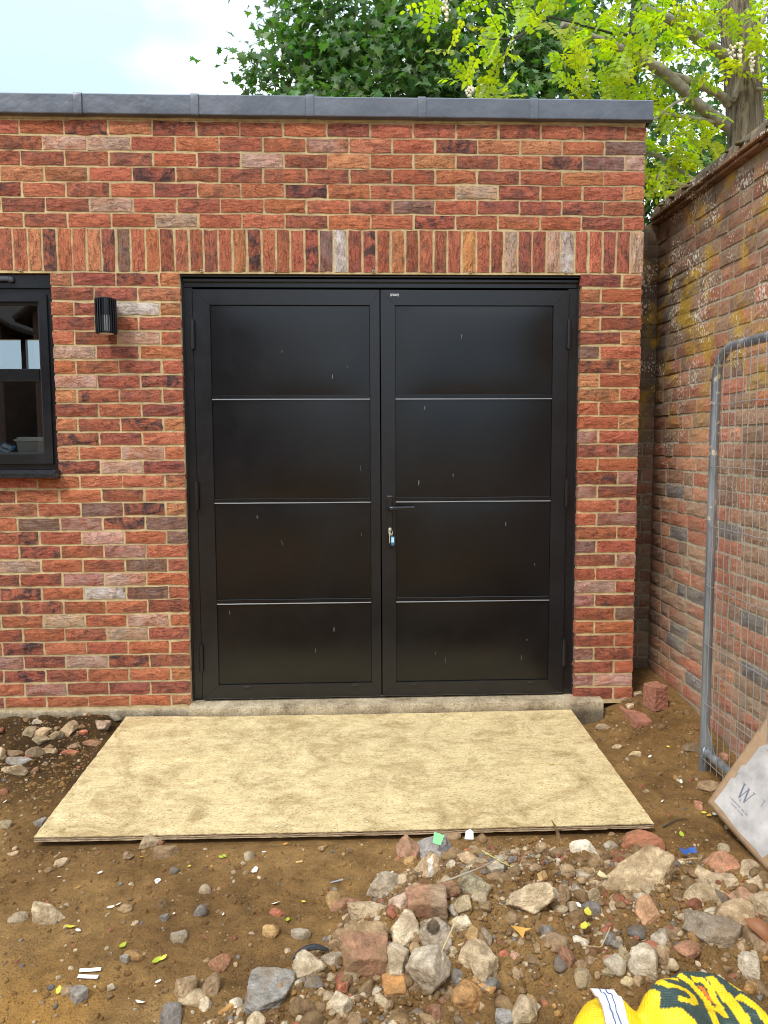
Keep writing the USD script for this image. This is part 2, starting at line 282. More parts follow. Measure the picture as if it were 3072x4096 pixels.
CONCRETE = mat('rough_concrete', {
    'g': ('geometry', {}), 'n': ('noise_texture', {'scale': 9, 'detail': 6, 'roughness': 0.68}), 'n2': ('noise_texture', {'scale': 120, 'detail': 4, 'roughness': 0.7}), 's': ('separate_xyz', {}),
    'r': ('rgb_ramp', {'ramp': [(0.3, (0.17, 0.13, 0.085)), (0.45, (0.34, 0.27, 0.175)), (0.6, (0.46, 0.38, 0.25)), (0.72, (0.54, 0.47, 0.34))]}),
    'r2': ('rgb_ramp', {'ramp': [(0.35, (0.55, 0.53, 0.5)), (0.5, (1, 1, 1)), (0.7, (1.25, 1.22, 1.18))]}), 'x': ('mix', {'mix_type': 'multiply', 'fac': 0.9}),
    'wet': ('map_range', {'from_min': -0.045, 'from_max': 0.0, 'to_min': 0.42, 'to_max': 1.0, 'clamp': True}), 'y': ('mix', {'mix_type': 'multiply', 'fac': 1.0}),
    'a': ('math', {'math_type': 'multiply_add', 'value2': 0.5}), 'b': ('bump', {'distance': 0.012}), 'p': ('principled_bsdf', {'roughness': 0.9, 'specular_ior_level': 0.2})},
    [('g.position', 'n.vector'), ('g.position', 'n2.vector'), ('g.position', 's.vector'), ('s.z', 'wet.value'), ('n.fac', 'r.fac'), ('n2.fac', 'r2.fac'), ('r.color', 'x.color1'), ('r2.color', 'x.color2'), ('x.color', 'y.color1'), ('wet.result', 'y.color2'), ('y.color', 'p.base_color'),
     ('n2.fac', 'a.value1'), ('n.fac', 'a.value3'), ('a.value', 'b.height'), ('b.normal', 'p.normal')], 'p.BSDF')
LEAD = principled('grey_lead_flashing', (0.105, 0.115, 0.135), 0.42, metallic=0.25, vary=(5, 0.22), bump=(9, 3, 0.006))
BLACK_PAINT = principled('black_powder_coat', (0.0045, 0.0047, 0.0055), 0.24, spec=0.55, vary=(3.0, 0.2), bump=(420, 2, 0.0002))
BLACK_PANEL = principled('black_door_panel', (0.0022, 0.0023, 0.0027), 0.17, spec=0.50, vary=(2.3, 0.25), bump=(380, 2, 0.0002))
BLACK_TRIM = principled('black_gasket', (0.006, 0.006, 0.006), 0.6)
SILVER = principled('bare_aluminium', (0.36, 0.38, 0.40), 0.4, metallic=0.8)
KEY_METAL = principled('nickel_key', (0.78, 0.72, 0.60), 0.3, metallic=0.9)
GALV = mat('galvanised_steel', {
    'g': ('geometry', {}), 'm': ('mapping', {'scale': (14, 14, 3)}), 'n': ('noise_texture', {'scale': 1.0, 'detail': 5, 'roughness': 0.65}), 'v': ('voronoi_texture', {'scale': 60}),
    'n2': ('noise_texture', {'scale': 22, 'detail': 3}), 'pm': ('map_range', {'from_min': 0.60, 'from_max': 0.63, 'clamp': True}), 'zs': ('separate_xyz', {}), 'zr': ('map_range', {'from_min': 0.95, 'from_max': 1.1, 'clamp': True}), 'pz': ('math', {'math_type': 'multiply'}),
    'r': ('rgb_ramp', {'ramp': [(0.3, (0.15, 0.165, 0.18)), (0.5, (0.25, 0.27, 0.285)), (0.7, (0.38, 0.40, 0.41))]}), 'mx': ('mix', {'color2': (0.62, 0.56, 0.42)}),
    'rr': ('map_range', {'from_min': 0.3, 'from_max': 0.7, 'to_min': 0.30, 'to_max': 0.5}), 'p': ('principled_bsdf', {'metallic': 0.55, 'roughness': 0.4})},
    [('g.position', 'm.vector'), ('m.vector', 'n.vector'), ('g.position', 'n2.vector'), ('g.position', 'zs.vector'), ('zs.z', 'zr.value'), ('n2.fac', 'pm.value'), ('pm.result', 'pz.value1'), ('zr.result', 'pz.value2'), ('n.fac', 'r.fac'), ('r.color', 'mx.color1'), ('pz.value', 'mx.fac'), ('mx.color', 'p.base_color'), ('n.fac', 'rr.value'), ('rr.result', 'p.roughness')], 'p.BSDF')
WIRE = principled('galvanised_wire', (0.36, 0.37, 0.375), 0.45, metallic=0.5)
GLASS = mat('window_glass', {'t': ('transparent_bsdf', {'color': (0.80, 0.83, 0.82)}), 'gl': ('glossy_bsdf', {'roughness': 0.003, 'color': (1, 1, 1)}), 'f': ('fresnel', {'IOR': 1.75}), 'm': ('mix_closure', {})},
            [('f.fac', 'm.fac'), ('t.BSDF', 'm.closure1'), ('gl.BSDF', 'm.closure2')], 'm.closure')
def leaf_mat(name, trans, tw):
    return mat(name, {'t': ('attribute', {'attribute': 'tone'}), 'd': ('principled_bsdf', {'roughness': 0.45, 'specular_ior_level': 0.4}), 'tr': ('translucent_bsdf', {}), 'x': ('mix', {'mix_type': 'multiply', 'fac': 1.0, 'color2': trans}), 'm': ('mix_closure', {'fac': tw})},
               [('t.color', 'd.base_color'), ('t.color', 'x.color1'), ('x.color', 'tr.color'), ('d.BSDF', 'm.closure1'), ('tr.BSDF', 'm.closure2')], 'm.closure')
SYC_LEAF = leaf_mat('sycamore_leaf', (1.5, 1.9, 0.7), 0.35)
ROB_LEAF = leaf_mat('robinia_leaf', (1.8, 1.6, 0.4), 0.5)
PETAL = principled('cream_petal', (0.75, 0.68, 0.48), 0.6)
BARK = mat('ridged_bark', {
    'g': ('geometry', {}), 'm': ('mapping', {'scale': (26, 26, 3.2)}), 'n': ('noise_texture', {'scale': 1.0, 'detail': 5, 'roughness': 0.65, 'distortion': 0.8}), 'n2': ('noise_texture', {'scale': 60, 'detail': 4}),
    'r': ('rgb_ramp', {'ramp': [(0.32, (0.045, 0.033, 0.022)), (0.46, (0.16, 0.125, 0.085)), (0.62, (0.30, 0.25, 0.17)), (0.75, (0.38, 0.33, 0.23))]}),
    'b': ('bump', {'distance': 0.05}), 'p': ('principled_bsdf', {'roughness': 0.9, 'specular_ior_level': 0.2})},
    [('g.position', 'm.vector'), ('m.vector', 'n.vector'), ('n.fac', 'r.fac'), ('r.color', 'p.base_color'), ('n.fac', 'b.height'), ('b.normal', 'p.normal')], 'p.BSDF')
TWIG = principled('smooth_branch', (0.30, 0.27, 0.20), 0.8, vary=(14, 0.4), bump=(70, 4, 0.006))
DARK_BARK = principled('dark_branch', (0.055, 0.048, 0.036), 0.9, vary=(14, 0.4), bump=(40, 4, 0.01))
VCOL = mat('printed_woven_sack', {'t': ('attribute', {'attribute': 'tone'}), 'g': ('geometry', {}), 'm': ('mapping', {'rotation': (0, 0, 0.35), 'scale': (150, 150, 150)}), 'v': ('voronoi_texture', {'scale': 1.0, 'randomness': 0.15}), 'n': ('noise_texture', {'scale': 14, 'detail': 4}),
    'rr': ('rgb_ramp', {'ramp': [(0.3, (0.80, 0.78, 0.75)), (0.6, (1.05, 1.05, 1.05))]}), 'x': ('mix', {'mix_type': 'multiply', 'fac': 1.0}), 'b': ('bump', {'distance': 0.0022}), 'p': ('principled_bsdf', {'roughness': 0.5})},
    [('t.color', 'x.color1'), ('g.position', 'n.vector'), ('n.fac', 'rr.fac'), ('rr.color', 'x.color2'), ('x.color', 'p.base_color'), ('g.position', 'm.vector'), ('m.vector', 'v.vector'), ('v.distance', 'b.height'), ('b.normal', 'p.normal')], 'p.BSDF')
WHITE_WEB = principled('white_webbing', (0.72, 0.74, 0.78), 0.7, bump=(300, 2, 0.002))
BLUE_THREAD = principled('blue_thread', (0.03, 0.06, 0.20), 0.7)
KRAFT = principled('kraft_card', (0.33, 0.215, 0.12), 0.75, vary=(40, 0.12), bump=(12, 3, 0.004))
LABEL_PAPER = principled('scuffed_white_paper', (0.42, 0.395, 0.37), 0.55, vary=(9, 0.3), bump=(16, 5, 0.004))
INK = principled('grey_ink', (0.15, 0.165, 0.20), 0.6)
plain = lambda name, c, r=0.6: principled(name, c, r)

# ------------------------------------------------------------------ ground
# stones of the rubble: place, half sizes, turn, tone, kind of shape, label
STONES = [
    (1.094, -1.386, -0.088, 0.05, 0.053, 0.046, 0, 'pink', 'a', 'stone', 'stone', 'pinkish lump of broken brick beside the blue grey boulder at the heap crest', None),
    (1.186, -1.376, -0.089, 0.069, 0.051, 0.045, 0, 'bluegrey', 'r', 'stone', 'stone', 'smooth blue grey boulder at the crest of the rubble heap', None),
    (1.13, -1.724, 0.031, 0.049, 0.063, 0.055, 0, 'tan', 'a', 'stone', 'stone', 'tan stone standing upright next to the green plastic scrap', None),
    (1.004, -1.712, -0.022, 0.071, 0.058, 0.051, 0, 'grey', 'a', 'stone', 'stone', 'grey concrete lump flecked with white paint at the left of the heap crest', None),
    (1.095, -1.445, -0.093, 0.029, 0.034, 0.03, 0, 'ochre', 'a', 'stone', 'stone', 'small yellowish stone under the blue grey boulder', None),
    (0.868, -1.686, -0.094, 0.051, 0.037, 0.032, 0, 'redbrown', 'a', 'stone', 'stone', 'crumbling red brown brick chunk at the left foot of the heap', None),
    (0.823, -1.664, -0.097, 0.031, 0.036, 0.031, 0, 'ochre', 'r', 'stone', 'stone', 'ochre stone left of the crumbling red brown brick chunk', None),
    (0.935, -1.972, 0.062, 0.067, 0.046, 0.04, 0, 'beige', 'a', 'stone', 'stone', 'broad beige concrete lump above the half brick', None),
    (1.028, -1.986, 0.077, 0.039, 0.044, 0.038, 0, 'pinkgrey', 'a', 'stone', 'stone', 'pinkish grey block wedged between beige lump and the red faced brick', None),
    (1.105, -2.009, 0.097, 0.063, 0.052, 0.045, 0, 'brick', 'b', 'stone', 'stone', 'broken brick with red face and mortar smear, tilted on the heap', None),
    (1.182, -1.941, 0.094, 0.036, 0.037, 0.032, 0, 'redbrown', 'a', 'stone', 'stone', 'dark red clod behind the broken red faced brick', None),
    (1.254, -1.929, 0.096, 0.055, 0.069, 0.06, 0, 'greengrey', 'a', 'stone', 'stone', 'grey green pebbly concrete chunk in the middle of the heap', None),
    (1.204, -2.013, 0.097, 0.028, 0.031, 0.027, 0, 'ochregrey', 'a', 'stone', 'stone', 'small mossy grey stone below the pebbly concrete chunk', None),
    (0.922, -2.157, 0.061, 0.066, 0.063, 0.055, 0, 'halfbrick', 'b', 'stone', 'stone', 'large red brown half brick with a cap of old mortar, biggest brick on the heap', None),
    (1.025, -2.085, 0.065, 0.045, 0.06, 0.052, 0, 'pale', 'a', 'stone', 'stone', 'pale angular concrete chunk right of the large half brick', None),
    (1.107, -2.114, 0.077, 0.053, 0.056, 0.049, 0, 'grey', 'a', 'stone', 'stone', 'grey concrete chunk with a black tar patch', None),
    (1.195, -2.065, 0.082, 0.032, 0.03, 0.026, 0, 'pale', 'a', 'stone', 'stone', 'small pale block under the dry bent stalk', None),
    (1.214, -2.13, 0.075, 0.034, 0.033, 0.029, 0, 'ochre', 'a', 'stone', 'stone', 'ochre cube shaped stone right of the tar stained chunk', None),
    (1.252, -2.123, 0.072, 0.018, 0.025, 0.021, 0, 'grey', 'r', 'stone', 'stone', 'small grey pebble beside the ochre cube shaped stone', None),
    (1.168, -2.144, 0.072, 0.021, 0.016, 0.013, 0, 'beige', 'a', 'stone', 'stone', 'small beige chip left of the ochre cube shaped stone', None),
    (0.995, -2.188, 0.044, 0.049, 0.056, 0.049, 0, 'pale', 'a', 'stone', 'stone', 'rough pale concrete with a knob on top, below the large half brick', None),
    (1.092, -2.223, 0.065, 0.066, 0.069, 0.06, 0, 'palegrey', 'a', 'stone', 'stone', 'big pale grey concrete chunk with dark pebbles, front of the heap', None),
    (1.218, -2.216, 0.057, 0.054, 0.061, 0.053, 0, 'beige', 'a', 'stone', 'stone', 'long beige stone right of the big pale grey chunk', None),
    (0.774, -2.199, 0.058, 0.043, 0.038, 0.033, 0, 'pale', 'a', 'stone', 'stone', 'pale grey rough stone at the left foot of the heap, above the slate slab', None),
    (0.841, -2.146, 0.037, 0.04, 0.033, 0.028, 0, 'grey', 'a', 'stone', 'stone', 'flat grey stone half buried left of the large half brick', None),
    (0.677, -2.266, 0.048, 0.059, 0.074, 0.026, 0, 'slate', 'f', 'stone', 'stone', 'flat grey slate slab lying alone at the left foot of the heap', None),
    (0.995, -2.249, 0.027, 0.037, 0.036, 0.031, 0, 'yellowbrick', 'b', 'stone', 'stone', 'yellow brick fragment with an orange face', None),
    (1.045, -2.231, 0.034, 0.041, 0.036, 0.031, 0, 'brown', 'a', 'stone', 'stone', 'brown stone underneath the big pale grey chunk', None),
    (1.161, -2.233, 0.036, 0.02, 0.034, 0.029, 0, 'darkblue', 'r', 'stone', 'stone', 'dark blue grey flint below the long beige stone', None),
    (1.175, -2.315, 0.051, 0.04, 0.044, 0.038, 0, 'orange', 'r', 'stone', 'stone', 'orange sandstone lump at the front of the heap', None),
    (1.219, -2.293, 0.047, 0.033, 0.024, 0.021, 0, 'orange', 'r', 'stone', 'stone', 'smaller orange nodule joined behind the sandstone lump', None),
    (0.862, -2.342, 0.052, 0.026, 0.036, 0.031, 0, 'pale', 'a', 'stone', 'stone', 'pale stone with a pointed top near the bottom edge of the photo', None),
    (0.835, -2.341, 0.057, 0.019, 0.024, 0.021, 0, 'beige', 'a', 'stone', 'stone', 'beige pebble leaning on the pale pointed stone', None),
    (0.889, -2.322, 0.054, 0.015, 0.017, 0.015, 0, 'pale', 'a', 'stone', 'stone', 'tiny pale stone right of the pale pointed stone', None),
    (0.897, -2.369, 0.053, 0.019, 0.011, 0.01, 0, 'cream', 'a', 'stone', 'stone', 'cream flat chip below the pale pointed stone', None),
    (1.096, -2.35, 0.036, 0.018, 0.024, 0.021, 0, 'redbrown', 'r', 'stone', 'stone', 'brown red oval pebble at the bottom of the dry stalk', None),
    (1.25, -2.374, 0.04, 0.027, 0.03, 0.01, 0, 'slate', 'f', 'stone', 'stone', 'blue grey slate piece at the bottom edge left of the yellow sack', None),
    (1.306, -2.368, 0.049, 0.033, 0.043, 0.038, 0, 'beige', 'r', 'stone', 'stone', 'oblong beige cobble left of the yellow sack', None),
    (1.335, -2.314, 0.025, 0.016, 0.022, 0.019, 0, 'ochre', 'r', 'stone', 'stone', 'ochre pebble above the oblong beige cobble', None),
    (1.363, -2.344, 0.045, 0.012, 0.012, 0.01, 0, 'red', 'a', 'stone', 'stone', 'bright red brick crumb left of the yellow sack', None),
    (1.295, -2.177, 0.055, 0.016, 0.018, 0.016, 0, 'red', 'a', 'stone', 'stone', 'small red brick crumb beside the brown leaf', None),
    (1.319, -2.19, 0.053, 0.019, 0.017, 0.015, 0, 'pink', 'a', 'stone', 'stone', 'pink brick crumb between the red crumb and the brown leaf', None),
    (1.315, -2.224, 0.037, 0.017, 0.026, 0.023, 0, 'brown', 'r', 'stone', 'stone', 'dark brown pebble below the pink crumb', None),
    (0.717, -1.828, -0.104, 0.036, 0.019, 0.016, 0, 'grey', 'f', 'stone', 'stone', 'flat grey stone lying on the earth left of the heap', None),
    (0.628, -1.813, -0.095, 0.026, 0.028, 0.024, 0, 'ochre', 'r', 'stone', 'stone', 'ochre nodule left of the flat grey stone', None),
    (0.635, -1.71, -0.103, 0.025, 0.018, 0.015, 0, 'red', 'a', 'stone', 'stone', 'small red brick chip beside a white petal left of the heap', None),
    (1.235, -1.524, -0.051, 0.028, 0.018, 0.015, 0, 'red', 'a', 'stone', 'stone', 'flat red brick shard by the green plastic scrap', None),
    (1.304, -1.465, -0.048, 0.02, 0.018, 0.015, 0, 'red', 'a', 'stone', 'stone', 'dark red brick crumb below the white plastic scrap at the crest', None),
    (1.269, -1.235, -0.107, 0.037, 0.031, 0.027, 0, 'brown', 'r', 'stone', 'stone', 'brown grey cobble touching the front edge of the plywood', None),
    (1.251, -1.479, -0.045, 0.029, 0.026, 0.023, 0, 'brown', 'r', 'stone', 'stone', 'reddish brown cobble behind the green plastic scrap', None),
    (1.295, -1.585, -0.01, 0.048, 0.027, 0.023, 0, 'tan', 'a', 'stone', 'stone', 'tan flat stone on the crest above the rotten wood', None),
    (1.39, -1.636, 0.018, 0.039, 0.025, 0.021, 0, 'grey', 'a', 'stone', 'stone', 'grey flint to the right of the tan flat stone', None),
    (1.421, -1.673, 0.038, 0.019, 0.019, 0.016, 0, 'darkblue', 'a', 'stone', 'stone', 'dark blue flint crumb beside the grey flint', None),
    (1.353, -1.577, -0.003, 0.023, 0.017, 0.015, 0, 'pale', 'a', 'stone', 'stone', 'white edged grey flint chip on the crest', None),
    (1.342, -1.779, 0.064, 0.029, 0.018, 0.016, 0, 'palegrey', 'f', 'stone', 'stone', 'pale grey slate chip right of the rotten wood', None),
    (1.488, -1.793, 0.046, 0.02, 0.022, 0.019, 0, 'ochre', 'a', 'stone', 'stone', 'ochre stone on top of the long beige block', None),
    (1.052, -1.415, -0.102, 0.018, 0.018, 0.016, 0, 'red', 'a', 'stone', 'stone', 'dark red crumb left of the pinkish brick lump', None),
    (1.086, -2.275, 0.019, 0.016, 0.018, 0.016, 0, 'ochregrey', 'r', 'stone', 'stone', 'grey brown pebble behind the dry stalk, low on the heap', None),
    (1.135, -2.267, 0.021, 0.018, 0.021, 0.018, 0, 'brown', 'r', 'stone', 'stone', 'brown rounded pebble left of the orange sandstone', None),
    (1.204, -2.329, 0.036, 0.016, 0.016, 0.014, 0, 'tan', 'r', 'stone', 'stone', 'tan pebble in front of the smaller orange nodule', None),
    (1.063, -2.297, -0.002, 0.014, 0.015, 0.013, 0, 'orange', 'r', 'stone', 'stone', 'orange yellow pebble near the bottom edge', None),
    (0.976, -2.316, 0.032, 0.019, 0.017, 0.015, 0, 'brown', 'a', 'stone', 'stone', 'brown clod below the yellow brick fragment', None),
    (0.948, -2.245, 0.018, 0.019, 0.015, 0.013, 0, 'grey', 'r', 'stone', 'stone', 'grey pebble left of the yellow brick fragment', None),
    (0.813, -2.291, 0.053, 0.016, 0.015, 0.013, 0, 'tan', 'a', 'stone', 'stone', 'tan pebble by the black plastic strip', None),
    (1.781, -1.828, 0.057, 0.134, 0.088, 0.077, 0, 'slab', 'a', 'stone', 'stone', 'largest pale stone slab, on the right side of the heap', None),
    (1.404, -2.005, 0.103, 0.074, 0.05, 0.044, 0, 'beige', 'a', 'stone', 'stone', 'long beige stone block with an earthy top, centre right of the heap', None),
    (1.744, -2.033, 0.071, 0.04, 0.047, 0.041, 0, 'orangebrick', 'a', 'stone', 'stone', 'orange pink brick piece in front of the largest pale slab', None),
    (1.965, -1.933, 0.047, 0.071, 0.046, 0.04, 0, 'beige', 'a', 'stone', 'stone', 'flat beige stone right of the largest slab', None),
    (1.968, -2.088, 0.081, 0.062, 0.051, 0.044, 0, 'tan', 'r', 'stone', 'stone', 'rounded tan stone below the flat beige stone', None),
    (1.876, -2.158, 0.087, 0.089, 0.057, 0.049, -0.75, 'wetgrey', 'a', 'stone', 'stone', 'long wet grey stone lying diagonally right of the orange brick piece', None),
    (2.09, -1.759, 0.054, 0.064, 0.051, 0.044, 0, 'redstone', 'a', 'stone', 'stone', 'red stained brick lump below the cardboard package', None),
    (2.002, -1.811, 0.035, 0.049, 0.039, 0.034, 0, 'clod', 'a', 'stone', 'stone', 'pale dusty clod left of the red stained lump', None),
    (2.051, -1.871, 0.053, 0.048, 0.037, 0.032, 0, 'clod', 'a', 'stone', 'stone', 'pale dusty clod in front of the red stained lump', None),
    (2.139, -1.833, 0.071, 0.037, 0.031, 0.027, 0, 'clod', 'a', 'stone', 'stone', 'pale clod under the lower corner of the package', None),
    (2.06, -1.953, 0.056, 0.036, 0.039, 0.034, 0, 'pink', 'a', 'stone', 'stone', 'pink brick lump right of the flat beige stone', None),
    (2.082, -2.017, 0.076, 0.038, 0.058, 0.05, 0, 'beige', 'a', 'stone', 'stone', 'beige stone cut by the right edge of the photo', None),
    (2.126, -1.92, 0.081, 0.033, 0.03, 0.026, 0, 'clod', 'a', 'stone', 'stone', 'dusty clod at the right edge above the beige stone', None),
    (1.634, -2.281, 0.097, 0.039, 0.045, 0.039, 0, 'palegrey', 'r', 'stone', 'stone', 'grey white boulder above the printed yellow sack', None),
    (1.69, -2.256, 0.093, 0.016, 0.029, 0.026, 0, 'tan', 'r', 'stone', 'stone', 'tan upright pebble right of the grey white boulder', None),
    (1.771, -2.218, 0.09, 0.033, 0.026, 0.023, 0, 'redbrown', 'r', 'stone', 'stone', 'smooth reddish brown cobble right of the orange brick piece', None),
    (1.684, -2.192, 0.07, 0.024, 0.024, 0.021, 0, 'red', 'a', 'stone', 'stone', 'red brick piece above the grey white boulder', None),
    (1.73, -2.156, 0.067, 0.028, 0.035, 0.03, 0, 'grey', 'r', 'stone', 'stone', 'grey flint with a white rind above the red brick piece', None),
    (1.51, -2.14, 0.058, 0.024, 0.023, 0.02, 0, 'white', 'r', 'stone', 'stone', 'round white pebble in the middle right of the heap', None),
    (1.456, -2.209, 0.062, 0.022, 0.055, 0.048, 0, 'redbrown', 'a', 'stone', 'stone', 'upright red brown brick shard left of the round white pebble', None),
    (1.474, -2.279, 0.065, 0.028, 0.027, 0.024, 0, 'ochregrey', 'a', 'stone', 'stone', 'grey beige stone above the white strap', None),
    (1.481, -2.242, 0.061, 0.025, 0.019, 0.017, 0, 'brown', 'r', 'stone', 'stone', 'dark brown lump on the grey beige stone', None),
    (1.439, -2.159, 0.076, 0.031, 0.031, 0.027, 0, 'brown', 'r', 'stone', 'stone', 'brown stone half buried behind the brick shard', None),
    (1.681, -1.615, 0.035, 0.048, 0.038, 0.033, 0, 'white', 'a', 'stone', 'stone', 'white lime mortar lump near the front edge of the plywood', None),
    (1.582, -1.637, 0.036, 0.034, 0.021, 0.018, 0, 'brown', 'r', 'stone', 'stone', 'brown oval cobble left of the white lime lump', None),
    (1.584, -1.738, 0.039, 0.028, 0.031, 0.027, 0, 'tan', 'a', 'stone', 'stone', 'tan clod below the brown oval cobble', None),
    (1.565, -1.506, -0.019, 0.026, 0.03, 0.026, 0, 'tan', 'a', 'stone', 'stone', 'beige clod under the wood splinter', None),
    (1.853, -1.378, -0.09, 0.031, 0.023, 0.02, 0, 'grey', 'a', 'stone', 'stone', 'grey flint right of the white lime lump', None),
    (1.971, -1.369, -0.092, 0.087, 0.085, 0.03, -0.45, 'redsmear', 'f', 'stone', 'stone', 'low crushed red brick streak behind the largest slab', None),
    (1.611, -1.917, 0.055, 0.027, 0.029, 0.025, 0, 'ochregrey', 'a', 'stone', 'stone', 'grey brown stone left of the largest slab', None),
    (1.587, -1.853, 0.034, 0.02, 0.03, 0.026, 0.6, 'grey', 'a', 'stone', 'stone', 'slim grey stone standing left of the largest slab', None),
    (1.519, -1.942, 0.075, 0.025, 0.034, 0.029, 0, 'brown', 'a', 'stone', 'stone', 'brown grey wedge beside the long beige block', None),
    (1.646, -1.746, 0.018, 0.042, 0.02, 0.017, 0, 'palegrey', 'f', 'stone', 'stone', 'pale grey flat stone behind the slim grey stone', None),
    (1.916, -2.268, 0.063, 0.033, 0.044, 0.038, 0, 'palegrey', 'a', 'stone', 'stone', 'triangular pebbledash fragment right of the printed sack', None),
    (1.923, -2.207, 0.082, 0.02, 0.025, 0.022, 0, 'tan', 'r', 'stone', 'stone', 'tan pebble at the end of the long wet grey stone', None),
    (1.977, -2.197, 0.078, 0.035, 0.048, 0.042, 0, 'brown', 'r', 'stone', 'stone', 'dark brown stone at the right edge above the brown leaf', None),
    (1.784, -2.058, 0.062, 0.021, 0.017, 0.015, 0, 'pink', 'a', 'stone', 'stone', 'pink and white pebble right of the orange brick piece', None),
    (1.776, -2.111, 0.059, 0.034, 0.019, 0.016, 0, 'brown', 'f', 'stone', 'stone', 'flat brown stone behind the smooth reddish cobble', None),
    (1.831, -1.91, 0.047, 0.015, 0.021, 0.018, 0, 'ochre', 'r', 'stone', 'stone', 'ochre pebble under the edge of the largest slab', None),
    (1.559, -2.25, 0.084, 0.025, 0.012, 0.01, 0, 'redbrown', 'f', 'stone', 'stone', 'flat red brown shard left of the grey white boulder', None),
    (1.607, -2.15, 0.06, 0.019, 0.013, 0.012, 0, 'darkblue', 'r', 'stone', 'stone', 'dark flint above the flat red brown shard', None),
    (1.591, -2.248, 0.099, 0.018, 0.025, 0.022, 0, 'ochregrey', 'a', 'stone', 'stone', 'grey beige flint between the dark flint and the grey white boulder', None),
    (1.582, -2.306, 0.069, 0.02, 0.014, 0.012, 0, 'cream', 'r', 'stone', 'stone', 'cream pebble just above the strap of the sack', None),
    (1.605, -2.316, 0.073, 0.012, 0.017, 0.015, 0, 'tan', 'r', 'stone', 'stone', 'tan pebble touching the green print of the sack', None),
    (1.552, -2.272, 0.073, 0.025, 0.015, 0.013, 0, 'ochregrey', 'r', 'stone', 'stone', 'grey brown cobble above the cream pebble', None),
    (1.515, -2.23, 0.071, 0.019, 0.017, 0.014, 0, 'brown', 'a', 'stone', 'stone', 'brown chip right of the round white pebble', None),
    (-0.098, -1.703, -0.091, 0.065, 0.044, 0.039, 0, 'beige', 'a', 'stone', 'stone', 'lone beige stone on the bare mud at the left', None),
    (0.097, -1.242, -0.104, 0.037, 0.037, 0.032, 0, 'beige', 'a', 'stone', 'stone', 'grey beige stone just in front of the plywood', None),
    (0.135, -1.22, -0.111, 0.02, 0.023, 0.02, 0, 'redbrown', 'a', 'stone', 'stone', 'red brown chip touching the stone in front of the plywood', None),
    (0.18, -1.337, -0.098, 0.052, 0.028, 0.025, 0, 'brown', 'f', 'stone', 'stone', 'flat brown slate near the stone in front of the plywood', None),
    (0.05, -1.353, -0.093, 0.022, 0.018, 0.015, 0, 'brown', 'r', 'stone', 'stone', 'small brown clod left of the flat brown slate', None),
    (0.338, -1.823, -0.102, 0.031, 0.024, 0.021, 0, 'grey', 'a', 'stone', 'stone', 'grey stone in the middle of the bare mud', None),
    (0.383, -1.699, -0.102, 0.025, 0.022, 0.019, 0, 'darkblue', 'a', 'stone', 'stone', 'dark flint in the mud near a white petal', None),
    (0.275, -1.723, -0.102, 0.016, 0.012, 0.01, 0, 'darkblue', 'f', 'stone', 'stone', 'dark blue chip in the middle of the mud', None),
    (0.124, -2.07, -0.103, 0.027, 0.024, 0.021, 0, 'slate', 'f', 'stone', 'stone', 'dark slate chip in the mud near the bottom left', None),
    (0.2, -2.03, -0.107, 0.013, 0.012, 0.01, 0, 'palegrey', 'r', 'stone', 'stone', 'pale oval pebble in the mud near the bottom', None),
    (0.21, -1.929, -0.095, 0.015, 0.013, 0.011, 0, 'slate', 'f', 'stone', 'stone', 'flat slate flake in the mud', None),
    (0.495, -1.962, -0.092, 0.034, 0.03, 0.026, 0, 'redbrick', 'a', 'stone', 'stone', 'red brick piece on the mud left of the heap', None),
    (0.635, -1.707, -0.105, 0.024, 0.016, 0.014, 0, 'red', 'a', 'stone', 'stone', 'small red brick chip left of the heap top', None),
    (0.413, -2.078, -0.085, 0.036, 0.045, 0.039, 0, 'tan', 'a', 'stone', 'stone', 'tan angular stone at the lower left end of the heap', None),
    (0.449, -2.102, -0.095, 0.043, 0.029, 0.026, 0.6, 'beige', 'r', 'stone', 'stone', 'long beige stone leaning at the lower left end of the heap', None),
    (0.487, -2.121, -0.097, 0.024, 0.023, 0.02, 0, 'pale', 'a', 'stone', 'stone', 'pale stone right of the long leaning beige stone', None),
    (0.399, -2.157, -0.097, 0.032, 0.038, 0.033, 0, 'darkblue', 'r', 'stone', 'stone', 'dark grey flint at the bottom edge', None),
    (0.491, -2.067, -0.089, 0.023, 0.034, 0.03, 0, 'brown', 'a', 'stone', 'stone', 'brown shard standing at the lower left end of the heap', None),
    (-0.186, -1.372, -0.104, 0.032, 0.018, 0.016, 0, 'beige', 'a', 'stone', 'stone', 'flat beige stone on the mud at the left', None),
    (-0.388, -1.303, -0.098, 0.026, 0.014, 0.012, 0, 'tan', 'a', 'stone', 'stone', 'tan chip on the mud at the left edge', None),
    (0.093, -2.055, -0.098, 0.024, 0.016, 0.014, 0, 'brown', 'r', 'stone', 'stone', 'brown clod above the dark slate chip', None),
    (0.861, -2.244, 0.031, 0.02, 0.022, 0.019, 0, 'red', 'a', 'stone', 'stone', 'red edged crumb under the half brick', None),
    (-0.596, -0.152, -0.048, 0.053, 0.044, 0.039, 0, 'tan', 'a', 'stone', 'stone', 'rounded tan rubble stone nearest the garage wall at the left', None),
    (-0.73, -0.176, -0.061, 0.055, 0.034, 0.03, 0, 'tan', 'a', 'stone', 'stone', 'wide tan stone left of the stone nearest the wall', None),
    (-0.72, -0.232, -0.082, 0.047, 0.034, 0.029, 0, 'ochregrey', 'a', 'stone', 'stone', 'grey brown stone under the wide tan stone', None),
    (-0.432, -0.139, -0.044, 0.035, 0.039, 0.034, 0, 'pinkgrey', 'a', 'stone', 'stone', 'pinkish stone on black plastic beside the plywood back corner', None),
